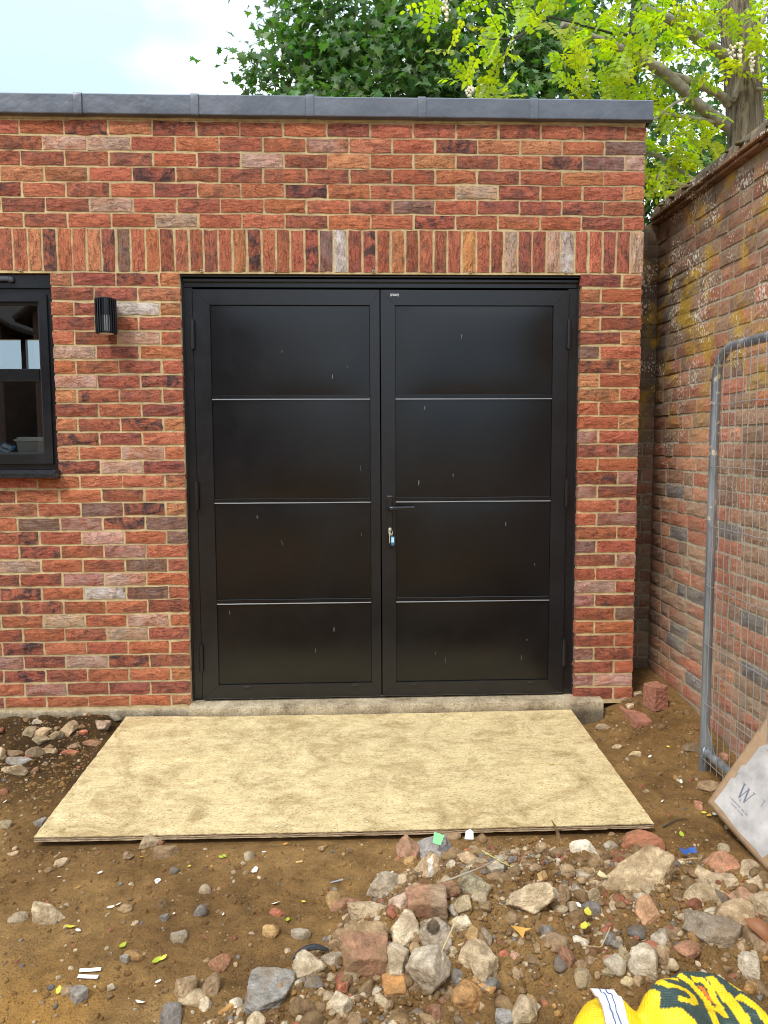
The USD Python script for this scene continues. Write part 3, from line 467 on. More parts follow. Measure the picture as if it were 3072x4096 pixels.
    (-0.524, -0.17, -0.067, 0.028, 0.017, 0.015, 0, 'red', 'a', 'stone', 'stone', 'thin red brick sliver by the stone nearest the wall', None),
    (-0.526, -0.364, -0.097, 0.047, 0.02, 0.017, 0, 'red', 'a', 'stone', 'stone', 'flat red brick shard in the rubble by the wall', None),
    (-0.626, -0.369, -0.089, 0.055, 0.032, 0.028, 0, 'tan', 'a', 'stone', 'stone', 'tan flat stone left of the flat red shard', None),
    (-0.684, -0.392, -0.084, 0.059, 0.044, 0.038, 0, 'dark', 'a', 'stone', 'stone', 'dark earthy stone left of the tan flat stone', None),
    (-0.718, -0.482, -0.086, 0.063, 0.025, 0.021, 0, 'slate', 'a', 'stone', 'stone', 'dark slate bar lying in the rubble at the left', None),
    (-0.704, -0.601, -0.077, 0.072, 0.032, 0.028, 0, 'beige', 'a', 'stone', 'stone', 'long beige broken stone in front of the dark slate bar', None),
    (-0.838, -0.417, -0.082, 0.024, 0.042, 0.036, 0, 'beige', 'a', 'stone', 'stone', 'beige stone cut by the left edge of the photo', None),
    (-0.533, -0.282, -0.102, 0.048, 0.024, 0.021, 0, 'brown', 'a', 'stone', 'stone', 'brown grey stone above the flat red shard', None),
    (-0.435, -0.26, -0.095, 0.063, 0.027, 0.023, 0, 'redbrown', 'a', 'stone', 'stone', 'red brown brick rubble beside the plywood edge', None),
    (-0.792, -0.181, -0.051, 0.037, 0.034, 0.03, 0, 'ochregrey', 'a', 'stone', 'stone', 'grey stone at the far left by the wall', None),
    (-0.647, -0.2, -0.068, 0.035, 0.031, 0.027, 0, 'ochregrey', 'a', 'stone', 'stone', 'small grey stone between the two tan stones by the wall', None),
    (-0.78, -0.403, -0.083, 0.053, 0.03, 0.026, 0, 'brown', 'a', 'stone', 'stone', 'brown clod behind the dark slate bar', None),
    (-0.507, -1.093, -0.094, 0.031, 0.027, 0.024, 0, 'ochregrey', 'a', 'stone', 'stone', 'grey stone on the mud at the left edge', None),
    (-0.389, -1.067, -0.101, 0.033, 0.025, 0.021, 0, 'darkblue', 'a', 'stone', 'stone', 'dark flint beside the plywood front corner', None),
    (-0.606, -0.582, -0.091, 0.021, 0.021, 0.018, 0, 'redbrown', 'a', 'stone', 'stone', 'small red brown crumb right of the long beige broken stone', None),
    (-0.408, -0.021, -0.043, 0.034, 0.028, 0.024, 0, 'grey', 'a', 'stone', 'stone', 'grey stone tucked against the plywood back corner', None),
    (2.4, -0.074, -0.009, 0.025, 0.023, 0.02, 0, 'beige', 'a', 'stone', 'stone', 'beige crumb at the foot of the right brick pier', None),
    (2.403, 0.011, 0.003, 0.029, 0.022, 0.019, 0, 'clod', 'a', 'stone', 'stone', 'mortar crumb against the right brick pier', None),
    (2.482, 0.028, 0.019, 0.029, 0.019, 0.016, 0, 'clod', 'a', 'stone', 'stone', 'mortar crumb beside the upright broken brick', None),
    (2.532, -0.103, -0.008, 0.029, 0.012, 0.01, 0, 'tan', 'a', 'stone', 'stone', 'flat chip in front of the upright broken brick', None),
    (2.21, -0.431, -0.094, 0.025, 0.015, 0.013, 0, 'beige', 'a', 'stone', 'stone', 'beige chip on the soil right of the plywood', None),
    (2.254, -0.567, -0.08, 0.037, 0.016, 0.014, 0, 'cream', 'f', 'stone', 'stone', 'thin cream flake on the soil right of the plywood', None),
    (2.331, -1.07, -0.087, 0.026, 0.029, 0.025, 0, 'redstone', 'a', 'stone', 'stone', 'red brick lump at the corner of the cardboard package', None),
    (2.532, -0.55, -0.064, 0.058, 0.03, 0.026, 0, 'dark', 'a', 'stone', 'stone', 'dark stone at the foot of the fence post', None),
    (2.651, -0.642, -0.069, 0.029, 0.023, 0.02, 0, 'redstone', 'a', 'stone', 'stone', 'red brick lump behind the fence tube', None),
    (2.442, -0.929, -0.079, 0.069, 0.032, 0.028, -0.3, 'brown', 'a', 'stone', 'stone', 'earthy brown stone between fence post and package', None),
    (2.222, -0.183, -0.088, 0.047, 0.021, 0.018, 0, 'clod', 'a', 'stone', 'stone', 'crumbled mortar under the end of the concrete step', None),
    (2.578, -0.09, -0.002, 0.017, 0.012, 0.01, 0, 'white', 'a', 'stone', 'stone', 'white chip right of the upright broken brick', None),
]
BOARD = np.array([0.872, -0.06, -0.03]); BL, BWD = 2.415, 1.18     # back-centre of the plywood sheet, length, depth
def board_z(y): return -0.03 + (y + 0.06) * 0.038
MX = np.array([-1.5, 0.0, 0.382, 0.523, 0.691, 0.882, 1.121, 1.312, 1.74, 2.038, 2.183, 2.3, 3.2])
MY = np.array([-3.1, -2.55, -2.25, -2.14, -2.0, -1.72, -1.43, -1.33, -1.37, -1.40, -1.48, -1.75, -1.9])
def h(x, y):
    x = np.asarray(x, float); y = np.asarray(y, float)
    P = np.stack([x, y, np.zeros_like(x)], -1)
    z = -0.105 + 0.030*(meshkit.fbm(P*1.3+5, 3, 3)-0.5) + 0.022*(meshkit.fbm(P*5.5+9, 3, 11)-0.5)
    z = z + 0.021*(meshkit.fbm(P*15+2, 4, 21)-0.5)*(1+0.8*sm(0.2, -0.3, x)*sm(-1.1, -0.4, y))
    z = z + 0.075*sm(-0.30, -0.02, y)*sm(-0.2, -0.45, x)
    z = z + 0.11*sm(2.16, 2.5, x)*sm(-0.75, 0.25, y)
    z = z + 0.02*sm(2.2, 2.6, x)*sm(-1.6, -0.9, y)
    z = z + 0.014*np.exp(-((y+1.30)/0.045)**2)*sm(-0.45, -0.3, x)*sm(2.2, 2.05, x)
    d = np.interp(x, MX, MY) - y
    m = sm(-0.02, 0.38, d) * sm(3.4, 2.2, d)
    z = z + m*(0.150 + 0.13*(meshkit.fbm(P*3.1+1, 3, 31)-0.45)) + sm(0, 0.15, d)*(0.05*(meshkit.fbm(P*13, 3, 37)-0.5) + 0.034*(meshkit.fbm(P*30, 3, 41)-0.5))
    ins = sm(-0.47, -0.36, x)*sm(2.21, 2.10, x)*sm(-1.33, -1.22, y)
    z = np.where(ins > 0, np.minimum(z, z*(1-ins) + (board_z(np.minimum(y, -0.06)) - 0.045)*ins), z)
    return z
def graded(a, b, step, far, n):
    core = np.arange(a, b+1e-6, step); g = np.cumsum(step*np.geomspace(1.6, 200, n)); g = g/g[-1]*far
    return np.concatenate([a - g[::-1], core, b + g])
gx, gy = graded(-1.75, 3.05, 0.0125, 260, 22), graded(-2.95, 0.55, 0.0125, 260, 22)
GX, GY = np.meshgrid(gx, gy)
GZ = h(GX, GY)
# earth banked up around every stone, so that they lie bedded in it
for s_ in STONES:
    d2 = (GX-s_[0])**2 + (GY-s_[1])**2; R_ = 1.25*max(s_[3], s_[4]); near_ = d2 < 6*R_*R_
    GZ[near_] += 0.26*s_[5]*np.exp(-d2[near_]/(R_*R_))*(0.35 + 1.3*meshkit.noise(np.stack([GX[near_]*23, GY[near_]*23, 0*GX[near_]], -1), 9))
flat = sm(1.0, 4.0, np.maximum(np.maximum(-1.75-GX, GX-3.05), np.maximum(-2.95-GY, GY-0.55)))
GZ = GZ*(1-flat) + (-0.12)*flat
from scipy.interpolate import RegularGridInterpolator
_surface = RegularGridInterpolator((gy, gx), GZ)
h = lambda x, y: _surface(np.stack([np.asarray(y, float), np.asarray(x, float)], -1))      # from here on the banked surface
V = np.stack([GX.ravel(), GY.ravel(), GZ.ravel()], 1); ny, nx = GX.shape
idx = np.arange(nx*ny).reshape(ny, nx)
F = np.vstack([np.stack([idx[:-1, :-1].ravel(), idx[:-1, 1:].ravel(), idx[1:, 1:].ravel()], 1), np.stack([idx[:-1, :-1].ravel(), idx[1:, 1:].ravel(), idx[1:, :-1].ravel()], 1)])
# damp, darker earth lies in the trench along the wall; drier ochre sand spreads over the bottom left
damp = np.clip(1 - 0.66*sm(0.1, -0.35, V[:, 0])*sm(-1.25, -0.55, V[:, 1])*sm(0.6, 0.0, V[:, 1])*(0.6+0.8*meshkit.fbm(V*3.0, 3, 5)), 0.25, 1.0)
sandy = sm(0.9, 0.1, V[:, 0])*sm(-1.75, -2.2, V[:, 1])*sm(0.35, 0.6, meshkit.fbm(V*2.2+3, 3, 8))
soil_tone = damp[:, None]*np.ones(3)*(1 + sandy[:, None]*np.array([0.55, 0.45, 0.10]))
tag(obj('ground', trimesh.Trimesh(V, F, process=False), SOIL, smooth=True, tone=soil_tone), 'brown muddy earth of the building site', kind='structure')

# ------------------------------------------------------------------ new brick building
def mitred_(x0, x1, z0, z1, f, y0, y1):
    return [bx(x0, x0+f, y0, y1, z0, z1), bx(x1-f, x1, y0, y1, z0, z1), bx(x0+f+0.0005, x1-f-0.0005, y0, y1, z0, z0+f), bx(x0+f+0.0005, x1-f-0.0005, y0, y1, z1-f, z1)]
TONES = {'r': ((0.55, 0.172, 0.086), 0.08, 0.0), 'o': ((0.58, 0.23, 0.105), 0.0, 0.0), 'd': ((0.46, 0.142, 0.080), 0.6, 0.0), 'k': ((0.48, 0.145, 0.082), 0.9, 0.0),
         'p': ((0.62, 0.36, 0.22), 0.4, 0.2), 'P': ((0.58, 0.27, 0.165), 0.0, 0.35), 'n': ((0.31, 0.145, 0.094), 0.5, 0.12), 'm': ((0.40, 0.155, 0.10), 0.0, 0.2), 'w': ((0.58, 0.42, 0.34), 0.5, 1.0)}
def brick_mesh(x0, x1, z0, z1, depth, seed, y0=0.0, vertical=False):
    r = np.random.default_rng(seed)
    nx_, nz_ = (4, 3) if not vertical else (3, 4)
    if x1-x0 < 0.15 and not vertical: nx_ = 3
    u, w = np.linspace(0, 1, nx_+1), np.linspace(0, 1, nz_+1)
    U, Wv = np.meshgrid(u, w)
    X = x0 + (x1-x0)*U; Z = z0 + (z1-z0)*Wv
    edge = (U == 0) | (U == 1) | (Wv == 0) | (Wv == 1)
    Y = y0 + np.where(edge, 0.0022 + 0.0005*np.clip(r.normal(0, 1, X.shape), -2, 2), -0.001 + r.normal(0, 0.0017, X.shape))
    X = X + np.where((U == 0) | (U == 1), r.normal(0, 0.0014, X.shape), r.normal(0, 0.003, X.shape)); Z = Z + np.where((Wv == 0) | (Wv == 1), r.normal(0, 0.0016, X.shape), r.normal(0, 0.003, X.shape))
    Vv = np.stack([X.ravel(), Y.ravel(), Z.ravel()], 1); n = nx_+1
    I = np.arange(Vv.shape[0]).reshape(nz_+1, n); Fv = []
    for i in range(nz_):
        for j in range(nx_):
            Fv += [[I[i, j], I[i, j+1], I[i+1, j+1]], [I[i, j], I[i+1, j+1], I[i+1, j]]]
    ring = list(I[0, :]) + list(I[1:, -1]) + list(I[-1, -2::-1]) + list(I[-2:0:-1, 0])
    k = len(Vv); back = Vv[ring].copy(); back[:, 1] = y0 + depth; Vv = np.vstack([Vv, back])
    L = len(ring)
    for i in range(L):
        j = (i+1) % L; Fv += [[ring[j], ring[i], k+i], [ring[j], k+i, k+j]]
    return trimesh.Trimesh(Vv, Fv, process=False)

SB, ST = 2.325, 2.546                       # soldier course bottom and top joints
garage = thing('brick_garage', 'new red brick garage with grey metal roof edge and black double doors', 'building', (0.9, 0, 0))
XR, XL = 2.4437, -4.2                      # right corner; the wall goes on to the left
WX0, WX1, WZ0, WZ1 = -1.86, -0.662, 1.275, 2.318      # window opening
DX0, DX1 = 0.004, 2.116                    # door opening
outline = sbox(XL, -0.02, XR-0.004, 3.115).difference(sbox(DX0-0.004, -0.1, DX1+0.004, 2.318)).difference(sbox(WX0, WZ0-0.02, WX1+0.004, WZ1))
wall = obj('front_wall', prism_xz(outline, 0.0050, 0.105), MORTAR, garage)
# inner leaf, side, back, floor, roof (mostly out of sight)
INNER = principled('grey_blockwork', (0.30, 0.29, 0.27), 0.9, vary=(8, 0.2))
obj('inner_leaf', prism_xz(sbox(XL, -0.02, XR-0.15, 3.11).difference(sbox(DX0-0.004, -0.1, DX1+0.004, 2.318)).difference(sbox(WX0, WZ0-0.02, WX1+0.004, WZ1)), 0.106, 0.26), INNER, garage)
PLAIN_BRICK = mat('plain_side_brickwork', {'g': ('geometry', {}), 's': ('separate_xyz', {}), 'c': ('combine_xyz', {}), 'b': ('brick_texture', {'scale': 1.0, 'brick_width': 0.225, 'row_height': 0.075, 'mortar_size': 0.005, 'color1': (0.36, 0.10, 0.055), 'color2': (0.20, 0.07, 0.05), 'mortar': (0.42, 0.32, 0.17)}), 'p': ('principled_bsdf', {'roughness': 0.9})},
                  [('g.position', 's.vector'), ('s.y', 'c.x'), ('s.z', 'c.y'), ('c.vector', 'b.vector'), ('b.color', 'p.base_color')], 'p.BSDF')
obj('side_wall', bx(XR-0.14, XR-0.006, 0.1065, 4.6, -0.2, 3.115), PLAIN_BRICK, garage)
obj('side_wall', bx(XL, XL+0.14, 0.262, 4.6, -0.2, 3.115), PLAIN_BRICK, garage)
obj('back_wall', prism_xz(sbox(XL+0.141, -0.2, XR-0.141, 3.115).difference(sbox(-3.45, 2.12, -2.35, 2.64)), 4.46, 4.6), INNER, garage)
bw = obj('back_window', cat(mitred_(-3.449, -2.351, 2.121, 2.639, 0.05, 4.48, 4.56) + [bx(-2.72, -2.67, 4.49, 4.55, 2.172, 2.588), bx(-3.08, -3.03, 4.49, 4.55, 2.172, 2.588)]), BLACK_PAINT, garage)
obj('floor_slab', bx(XL+0.141, XR-0.141, 0.262, 4.459, -0.2, 0.01), INNER, garage)
obj('roof', bx(XL, XR-0.03, 0.24, 4.62, 3.12, 3.165), principled('roof_felt', (0.05, 0.05, 0.055), 0.9), garage)
# concrete footing that shows under the bricks and as the door's threshold
def rough_strip(x0, x1, yf, z0, z1, seed, step=0.02):
    xs = np.arange(x0, x1+1e-6, step); n = len(xs); P = np.stack([xs*9, np.full(n, seed*1.0), np.zeros(n)], 1)
    a = meshkit.fbm(P, 4, seed)-0.5; b = meshkit.fbm(P+50, 4, seed)-0.5
    prof = [(0.10, z1+0*a, 0), (0.05, z1+0*a, 0), (yf+0.012+0.02*b, z1-0.002+0.012*a, 0), (yf+0.02*b, z1-0.014+0.01*b, 0), (yf-0.008+0.026*a, (z0+z1)/2+0*a, 0), (yf-0.004+0.02*b, z0+0*a, 0)]
    Vv = np.vstack([np.stack([xs, np.broadcast_to(p[0], n), np.broadcast_to(p[1], n)], 1) for p in prof]); Fv = []
    for i in range(len(prof)-1):
        for j in range(n-1):
            Fv += [[i*n+j, (i+1)*n+j, (i+1)*n+j+1], [i*n+j, (i+1)*n+j+1, i*n+j+1]]
    return trimesh.Trimesh(Vv, Fv, process=False)
obj('footing', rough_strip(XL, 0.04, -0.012, -0.16, 0.0, 3), CONCRETE, garage, smooth=True)
obj('threshold', rough_strip(0.0, 2.27, -0.062, -0.16, 0.022, 5), CONCRETE, garage, smooth=True, label='worn pale concrete step under the doors')

nseed = [100]
def lay(parent, name, x0, x1, z0, z1, code, depth=0.103, vertical=False):
    c, burn, bloom = TONES[code]; nseed[0] += 1; r = np.random.default_rng(nseed[0])
    t = np.array(c)*r.uniform(0.86, 1.12)*np.array([1, r.uniform(0.92, 1.10), r.uniform(0.9, 1.12)])
    if code in 'ro' and r.random() < 0.3: burn = 0.5
    j = r.normal(0, 0.0012, 4)
    return obj(name, brick_mesh(x0+j[0], x1+j[1], z0+j[2], z1+j[3], depth, nseed[0], vertical=vertical), BRICK_V if vertical else BRICK_H, parent, tone=t, burn=burn, bloom=bloom, seed=float(r.uniform(0, 40)))
J = 0.0115
def code_at(s, i): return s[i] if 0 <= i < len(s) else random.choice('rrrdrok')
rest = []                                   # bricks beyond the left edge of the photograph, joined
TOP = ["r d r r p r r d r r k k r r d r", "d d p r d r r r d n r d d k d", "k r d r d o r k r r r p d r r o", "o o r k r d r d d r r d d o r", "r d r d r d p d o r o d r k n P", "d P p r r r r m o r k o o r n", "r r k o k d r r d r r r d r d r"]
PT, RH = 0.2230, (3.083-ST)/7
for i, row in enumerate(TOP):
    s = row.split()[::-1]; z0 = ST + i*RH + J/2; z1 = z0 + RH - J
    x = XR; k = 0
    while x > -1.06:
        half = (i % 2 == 0 and k == 0); w = 0.1025 if half else PT - J
        lay(wall, 'half_brick' if half else 'brick', x-w, x, z0, z1, code_at(s, k)); x -= w + J; k += 1
    while x > -2.9:
        w = PT-J; rest.append((x-w, x, z0, z1)); x -= PT
SOLD = "r o k r r o k n r r d r d d r o k r r r k n w d k r o d r d r o r d p d d p w r r d d p".split()[::-1]
x = XR
for k in range(46):
    lay(wall, 'soldier_brick', x-0.0626, x, SB+J/2, ST-J/2, code_at(SOLD, k), vertical=True); x -= 0.0749
LEFT = {0: "o d k o", 1: "d d o", 2: "r d w o", 3: "d d d", 4: "r d p r", 5: "p d r", 6: "r r r r", 7: "P d k", 8: "o k d r", 9: "d r d", 10: "o d k o", 11: "k d r", 12: "o r P r", 13: "k P d",
        14: "r r r r o", 15: "d r r d r", 16: "o r n k o", 17: "r n m k n", 18: "k r P r n", 19: "r k r m r", 20: "p r r n r", 21: "d d m P r", 22: "k r w n r", 23: "d k r r d", 24: "r p r P r", 25: "d r d p d", 26: "k r r r r", 27: "m d p k d", 28: "k r r r o", 29: "r m d d d", 30: "r r r r o"}
for i in range(31):
    z1 = SB - 0.075*i - J/2; z0 = z1 - 0.0625
    s = LEFT[i].split()[::-1]; x = 0.0; k = 0
    if i == 30: z0 = z1 - 0.052
    if i < 14:
        ws = [0.1005, 0.2105, 0.2105, 0.1025] if i % 2 == 0 else [0.2120]*3
        for k, w in enumerate(ws):
            if k == len(ws)-1: w = x - WX1
            lay(wall, 'half_brick' if w < 0.15 else 'brick', x-w, x, z0, z1, code_at(s, k)); x -= w + J
        x = WX0
    else:
        while x > -1.02:
            w = 0.1005 if (i % 2 == 0 and k == 0) else 0.2120
            lay(wall, 'half_brick' if w < 0.15 else 'brick', x-w, x, z0, z1, code_at(s, k)); x -= w + J; k += 1
    while x > -2.9:
        rest.append((x-0.2145, x, z0, z1)); x -= 0.2245
RIGHT = "do or dr od do nr ko or or rr ro mr dn rr km md rd rm rr nr dm rr pr mk rn rr dr md dr mP dr".split()
for i in range(31):
    z1 = SB - 0.075*i - J/2; z0 = z1 - 0.0625
    a, b = (0.2125, 0.1025) if i % 2 == 0 else (0.1005, 0.2145)
    x = DX1
    for k, w in enumerate((a, b)):
        x1 = XR if k else x + w
        lay(wall, 'half_brick' if w < 0.15 else 'brick', x, x1, z0, z1, RIGHT[i][k]); x = x1 + J
ms, ts = [], []
for q, (a, b, c, d_) in enumerate(rest):
    m = brick_mesh(a, b, c, d_, 0.1, 9000+q); ms.append(m); ts.append(np.tile(np.array(TONES[random.choice('rrdok')][0]), (len(m.vertices), 1)))
tag(obj('brick_courses', cat(ms), BRICK_H, wall, tone=np.vstack(ts), burn=0.3, bloom=0.0, seed=3.0), kind='stuff')
# weep vents under the soldier course
VENT = principled('weep_vent_plastic', (0.42, 0.36, 0.24), 0.6)
for xv in (-0.81, 0.115, 0.50, 1.01, 1.52, 2.03):
    m = cat([bx(xv-0.006, xv+0.006, -0.006, 0.012, SB+0.0005, SB+0.003), bx(xv-0.006, xv+0.006, -0.006, 0.012, SB+0.010, SB+0.0125), bx(xv-0.006, xv-0.004, -0.006, 0.012, SB+0.003, SB+0.010), bx(xv+0.004, xv+0.006, -0.006, 0.012, SB+0.003, SB+0.010), bx(xv-0.004, xv+0.004, 0.004, 0.011, SB+0.003, SB+0.010)])
    obj('weep_vent', m, VENT, wall)
# capping along the roof edge: one folded sheet between each pair of laps
seams = [-4.2, -3.37, -2.79, -2.21, -1.63, -1.04, -0.459, 0.124, 0.707, 1.28, 1.859, 2.468]
for a, b in zip(seams[:-1], seams[1:]):
    i = seams.index(a); zt = 3.197 + 0.002*math.sin(i*2.1); n = 15
    xs = np.concatenate([[a], np.linspace(a+0.012, b-0.046, n-4), [b-0.040, b-0.036, b+0.0035 if b < 2.4 else b]])
    lift = np.where(xs > b-0.038, 0.0055, 0.0); lift = lift if b < 2.4 else lift*0
    wob = 0.0022*np.sin(xs*11+i) + 0.0016*np.sin(xs*29)
    prof = [(-0.004, 3.094, 0), (-0.030, 3.099, 1), (-0.033, 3.104, 1), (-0.0325, 3.15, 1), (-0.033, zt-0.006, 1), (-0.028, zt, 1), (0.05, zt+0.002, 1), (0.24, zt-0.03, 1)]
    Vv = np.vstack([np.stack([xs, p[0] - lift*(1 if q < 6 else 0) + wob*(p[2] if q < 6 else 0), p[1] + lift*(0.8 if q >= 5 else 0) - (lift*0.5 if q in (0, 1) else 0) + wob*0.6], 1) for q, p in enumerate(prof)])
    nn = len(xs); Fv = []
    for q in range(len(prof)-1):
        for j in range(nn-1): Fv += [[q*nn+j, q*nn+j+1, (q+1)*nn+j+1], [q*nn+j, (q+1)*nn+j+1, (q+1)*nn+j]]
    obj('roof_edge_capping', trimesh.Trimesh(Vv, Fv, process=False), LEAD, garage, smooth=40)
obj('capping_end', bx(2.466, 2.470, -0.026, 0.24, 3.098, 3.165), LEAD, garage)
obj('mortar_bed', bx(XL, XR-0.002, 0.001, 0.0046, 3.084, 3.112), MORTAR, garage)

# ------------------------------------------------------------------ double doors
door = thing('double_door', 'black metal double doors with four flat panels each and one lever handle', 'door', (1.06, 0.05, 0.02))
YF = 0.045                                   # face of the fixed frame
fr = cat([bbx(DX0, 0.056, YF, 0.11, 0.0285, 2.2555), bbx(2.062, DX1, YF, 0.11, 0.0285, 2.2555), bbx(DX0, DX1, YF+0.0012, 0.1085, 2.2565, 2.303)])
frame = obj('door_frame', fr, BLACK_PAINT, door)
obj('drip_head', cat([bbx(DX0+0.001, DX1-0.001, YF-0.034, YF+0.04, 2.3045, 2.312), bbx(DX0+0.001, DX1-0.001, YF-0.012, YF+0.04, 2.2805, 2.3035, 0.006)]), BLACK_PAINT, frame)
obj('sealant_bead', cat([tube([[DX0+0.002, YF-0.001, z] for z in np.linspace(0.03, 2.30, 60)], 0.006+0.0022*rng.random(60), 6), tube([[DX1-0.002, YF-0.001, z] for z in np.linspace(0.03, 2.30, 60)], 0.006+0.0022*rng.random(60), 6)]), BLACK_TRIM, frame)
obj('bottom_seal', bx(0.057, 2.061, YF+0.002, 0.10, 0.0285, 0.0345), SILVER, frame)
YL = 0.028
def mitred(x0, x1, z0, z1, l, r, b, t, y0, y1):
    o = [(x0, z0), (x1, z0), (x1, z1), (x0, z1)]; i = [(x0+l, z0+b), (x1-r, z0+b), (x1-r, z1-t), (x0+l, z1-t)]; g = 0.0004; ms = []
    for k in range(4):
        j = (k+1) % 4
        q = Polygon([o[k], o[j], i[j], i[k]]).buffer(-g, join_style=2); ms.append(prism_xz(q, y0, y1))
    return ms
def cushion(x0, x1, z0, z1, y, bulge, nx_=26, nz_=26):
    u = np.linspace(-1, 1, nx_); U, Wv = np.meshgrid(u, u); U, Wv = U, Wv
    prof = lambda q: (1-np.abs(q)**3.0)
    Y = y - bulge*prof(U)*prof(Wv)
    X = x0 + (x1-x0)*(U+1)/2; Z = z0 + (z1-z0)*(Wv+1)/2
    Vv = np.stack([X.ravel(), Y.ravel(), Z.ravel()], 1); I = np.arange(nx_*nx_).reshape(nx_, nx_)
    Fv = np.vstack([np.stack([I[:-1, :-1].ravel(), I[:-1, 1:].ravel(), I[1:, 1:].ravel()], 1), np.stack([I[:-1, :-1].ravel(), I[1:, 1:].ravel(), I[1:, :-1].ravel()], 1)])
    return trimesh.Trimesh(Vv, Fv, process=False)
bars = [1.678, 1.124, 0.573]
HING = [(1.935, 2.083), (1.086, 1.230), (0.196, 0.342)]
SCRATCH = principled('chalky_scuff', (0.13, 0.13, 0.125), 0.8)
for side, (x0, x1, px0, px1) in enumerate([(0.060, 1.0425, 0.148, 0.990), (1.0485, 2.058, 1.125, 1.975)]):
    z0, z1, pz0, pz1 = 0.036, 2.243, 0.113, 2.163
    fm = mitred(x0, x1, z0, z1, px0-x0, x1-px1, pz0-z0, z1-pz1, YL, 0.09)
    # rolled lip round the leaf, slightly proud
    leaf = obj('door_leaf', cat(fm), BLACK_PAINT, door, label=['left leaf, without a handle', 'right leaf, carrying the lever handle and keys'][side])
    edges = [pz1] + bars + [pz0]
    for k in range(4):
        t_, b_ = edges[k], edges[k+1]
        top = t_ - (0.004 if k == 0 else 0.012); bot = b_ + (0.004 if k == 3 else 0.016)
        obj('door_panel', cushion(px0+0.003, px1-0.003, bot, top, YL+0.0095, [0.0062, 0.0040, 0.0050, 0.0036][k]*(1.0 if side else 0.8)), BLACK_PANEL, leaf, smooth=True)
    gasket = [bx(px0+0.0005, px1-0.0005, YL+0.0125, YL+0.02, pz0+0.0005, pz1-0.0005)]
    obj('glazing_seal', cat(gasket), BLACK_TRIM, leaf)
    for zb in bars:
        obj('glazing_bar', cat([bbx(px0+0.001, px1-0.001, YL-0.001, YL+0.012, zb-0.006, zb+0.0145, 0.0015)]), BLACK_PANEL, leaf)
        obj('trim_strip', cat([bx(px0+0.001, px1-0.001, YL-0.0022, YL+0.011, zb-0.0075, zb-0.0065+0.0002), bbx(px0+0.001, px1-0.001, YL-0.0030, YL+0.01, zb-0.0118, zb-0.0080, 0.0008)]), SILVER, leaf)
    for hz0, hz1 in HING:
        hx = 0.058 if side == 0 else 2.060; mid = (hz0+hz1)/2
        hm = cat([cyl((hx, YL-0.010, hz0), (hx, YL-0.010, mid-0.002), 0.0118), cyl((hx, YL-0.010, mid+0.002), (hx, YL-0.010, hz1), 0.0118), cyl((hx, YL-0.010, mid-0.0019), (hx, YL-0.010, mid+0.0019), 0.0132), cyl((hx, YL-0.010, hz1), (hx, YL-0.010, hz1+0.004), 0.009), cyl((hx, YL-0.010, hz0-0.004), (hx, YL-0.010, hz0), 0.009), bbx(hx-0.016, hx-0.001, YL-0.004, YL+0.016, hz0+0.004, hz1-0.004, 0.001)])
        obj('hinge', hm, BLACK_PAINT, leaf, smooth=40)
    for xc_ in ((0.30, 0.895) if side == 0 else (1.225, 1.875)):
        obj('drain_cap', bbx(xc_-0.018, xc_+0.018, YL-0.0045, YL+0.001, pz0-0.023, pz0-0.010, 0.002), BLACK_PAINT, leaf)
    # scuffs on the paint
    r = np.random.default_rng(50+side); ms = []
    for q in range(13):
        xs_, zs_ = r.uniform(px0+0.04, px1-0.04), r.uniform(0.16, 2.1)
        if min(abs(zs_-b) for b in bars) < 0.06: continue
        L_ = r.uniform(0.008, 0.034); w_ = r.uniform(0.0007, 0.0022)
        lean = r.normal(0, 0.05)*L_
        kk = [k for k in range(4) if edges[k+1] < zs_ < edges[k]][0]
        t_, b_ = edges[kk], edges[kk+1]; top = t_-(0.004 if kk == 0 else 0.012); bot = b_+(0.004 if kk == 3 else 0.016)
        bul = [0.0062, 0.0040, 0.0050, 0.0036][kk]*(1.0 if side else 0.8)
        U_, W_ = 2*(xs_-px0-0.003)/(px1-px0-0.006)-1, 2*(zs_-bot)/(top-bot)-1
        yy = YL+0.0095-bul*(1-abs(U_)**3)*(1-abs(W_)**3) - 0.0006
        ms.append(trimesh.Trimesh([[xs_-w_, yy, zs_], [xs_+w_, yy, zs_], [xs_+w_+lean, yy, zs_+L_], [xs_-w_+lean, yy, zs_+L_]], [[0, 1, 2], [0, 2, 3]], process=False))
    obj('scuff_marks', cat(ms), SCRATCH, leaf)
    if side == 1:
        obj('lock_plate', cat([bbx(1.077, 1.108, YL-0.010, YL+0.001, 0.868, 1.146, 0.003)]), BLACK_PAINT, leaf)
        obj('plate_cap', bx(1.0775, 1.1075, YL-0.0095, YL-0.001, 1.1465, 1.1485), SILVER, leaf)
        hp = np.array([[1.093, YL-0.010, 1.083], [1.093, YL-0.040, 1.083], [1.099, YL-0.050, 1.083], [1.115, YL-0.052, 1.084], [1.15, YL-0.051, 1.085], [1.19, YL-0.050, 1.086], [1.222, YL-0.049, 1.086]])
        lev = tube(hp, np.array([0.0135, 0.0125, 0.0125, 0.011, 0.0095, 0.0095, 0.0105]), 14)
        v = lev.vertices; far = v[:, 0] > 1.112; v[far, 1] = YL-0.0505 + (v[far, 1]-(YL-0.0505))*0.62
        lev.vertices = v
        obj('lever_handle', cat([lev, cyl((1.093, YL-0.014, 1.083), (1.093, YL-0.010, 1.083), 0.019, 20)]), BLACK_PAINT, leaf, smooth=35)
        obj('lock_cylinder', cat([cyl((1.0925, YL-0.016, 0.968), (1.0925, YL-0.010, 0.968), 0.0085, 16), bx(1.0885, 1.0965, YL-0.0155, YL-0.010, 0.943, 0.966)]), KEY_METAL, leaf)
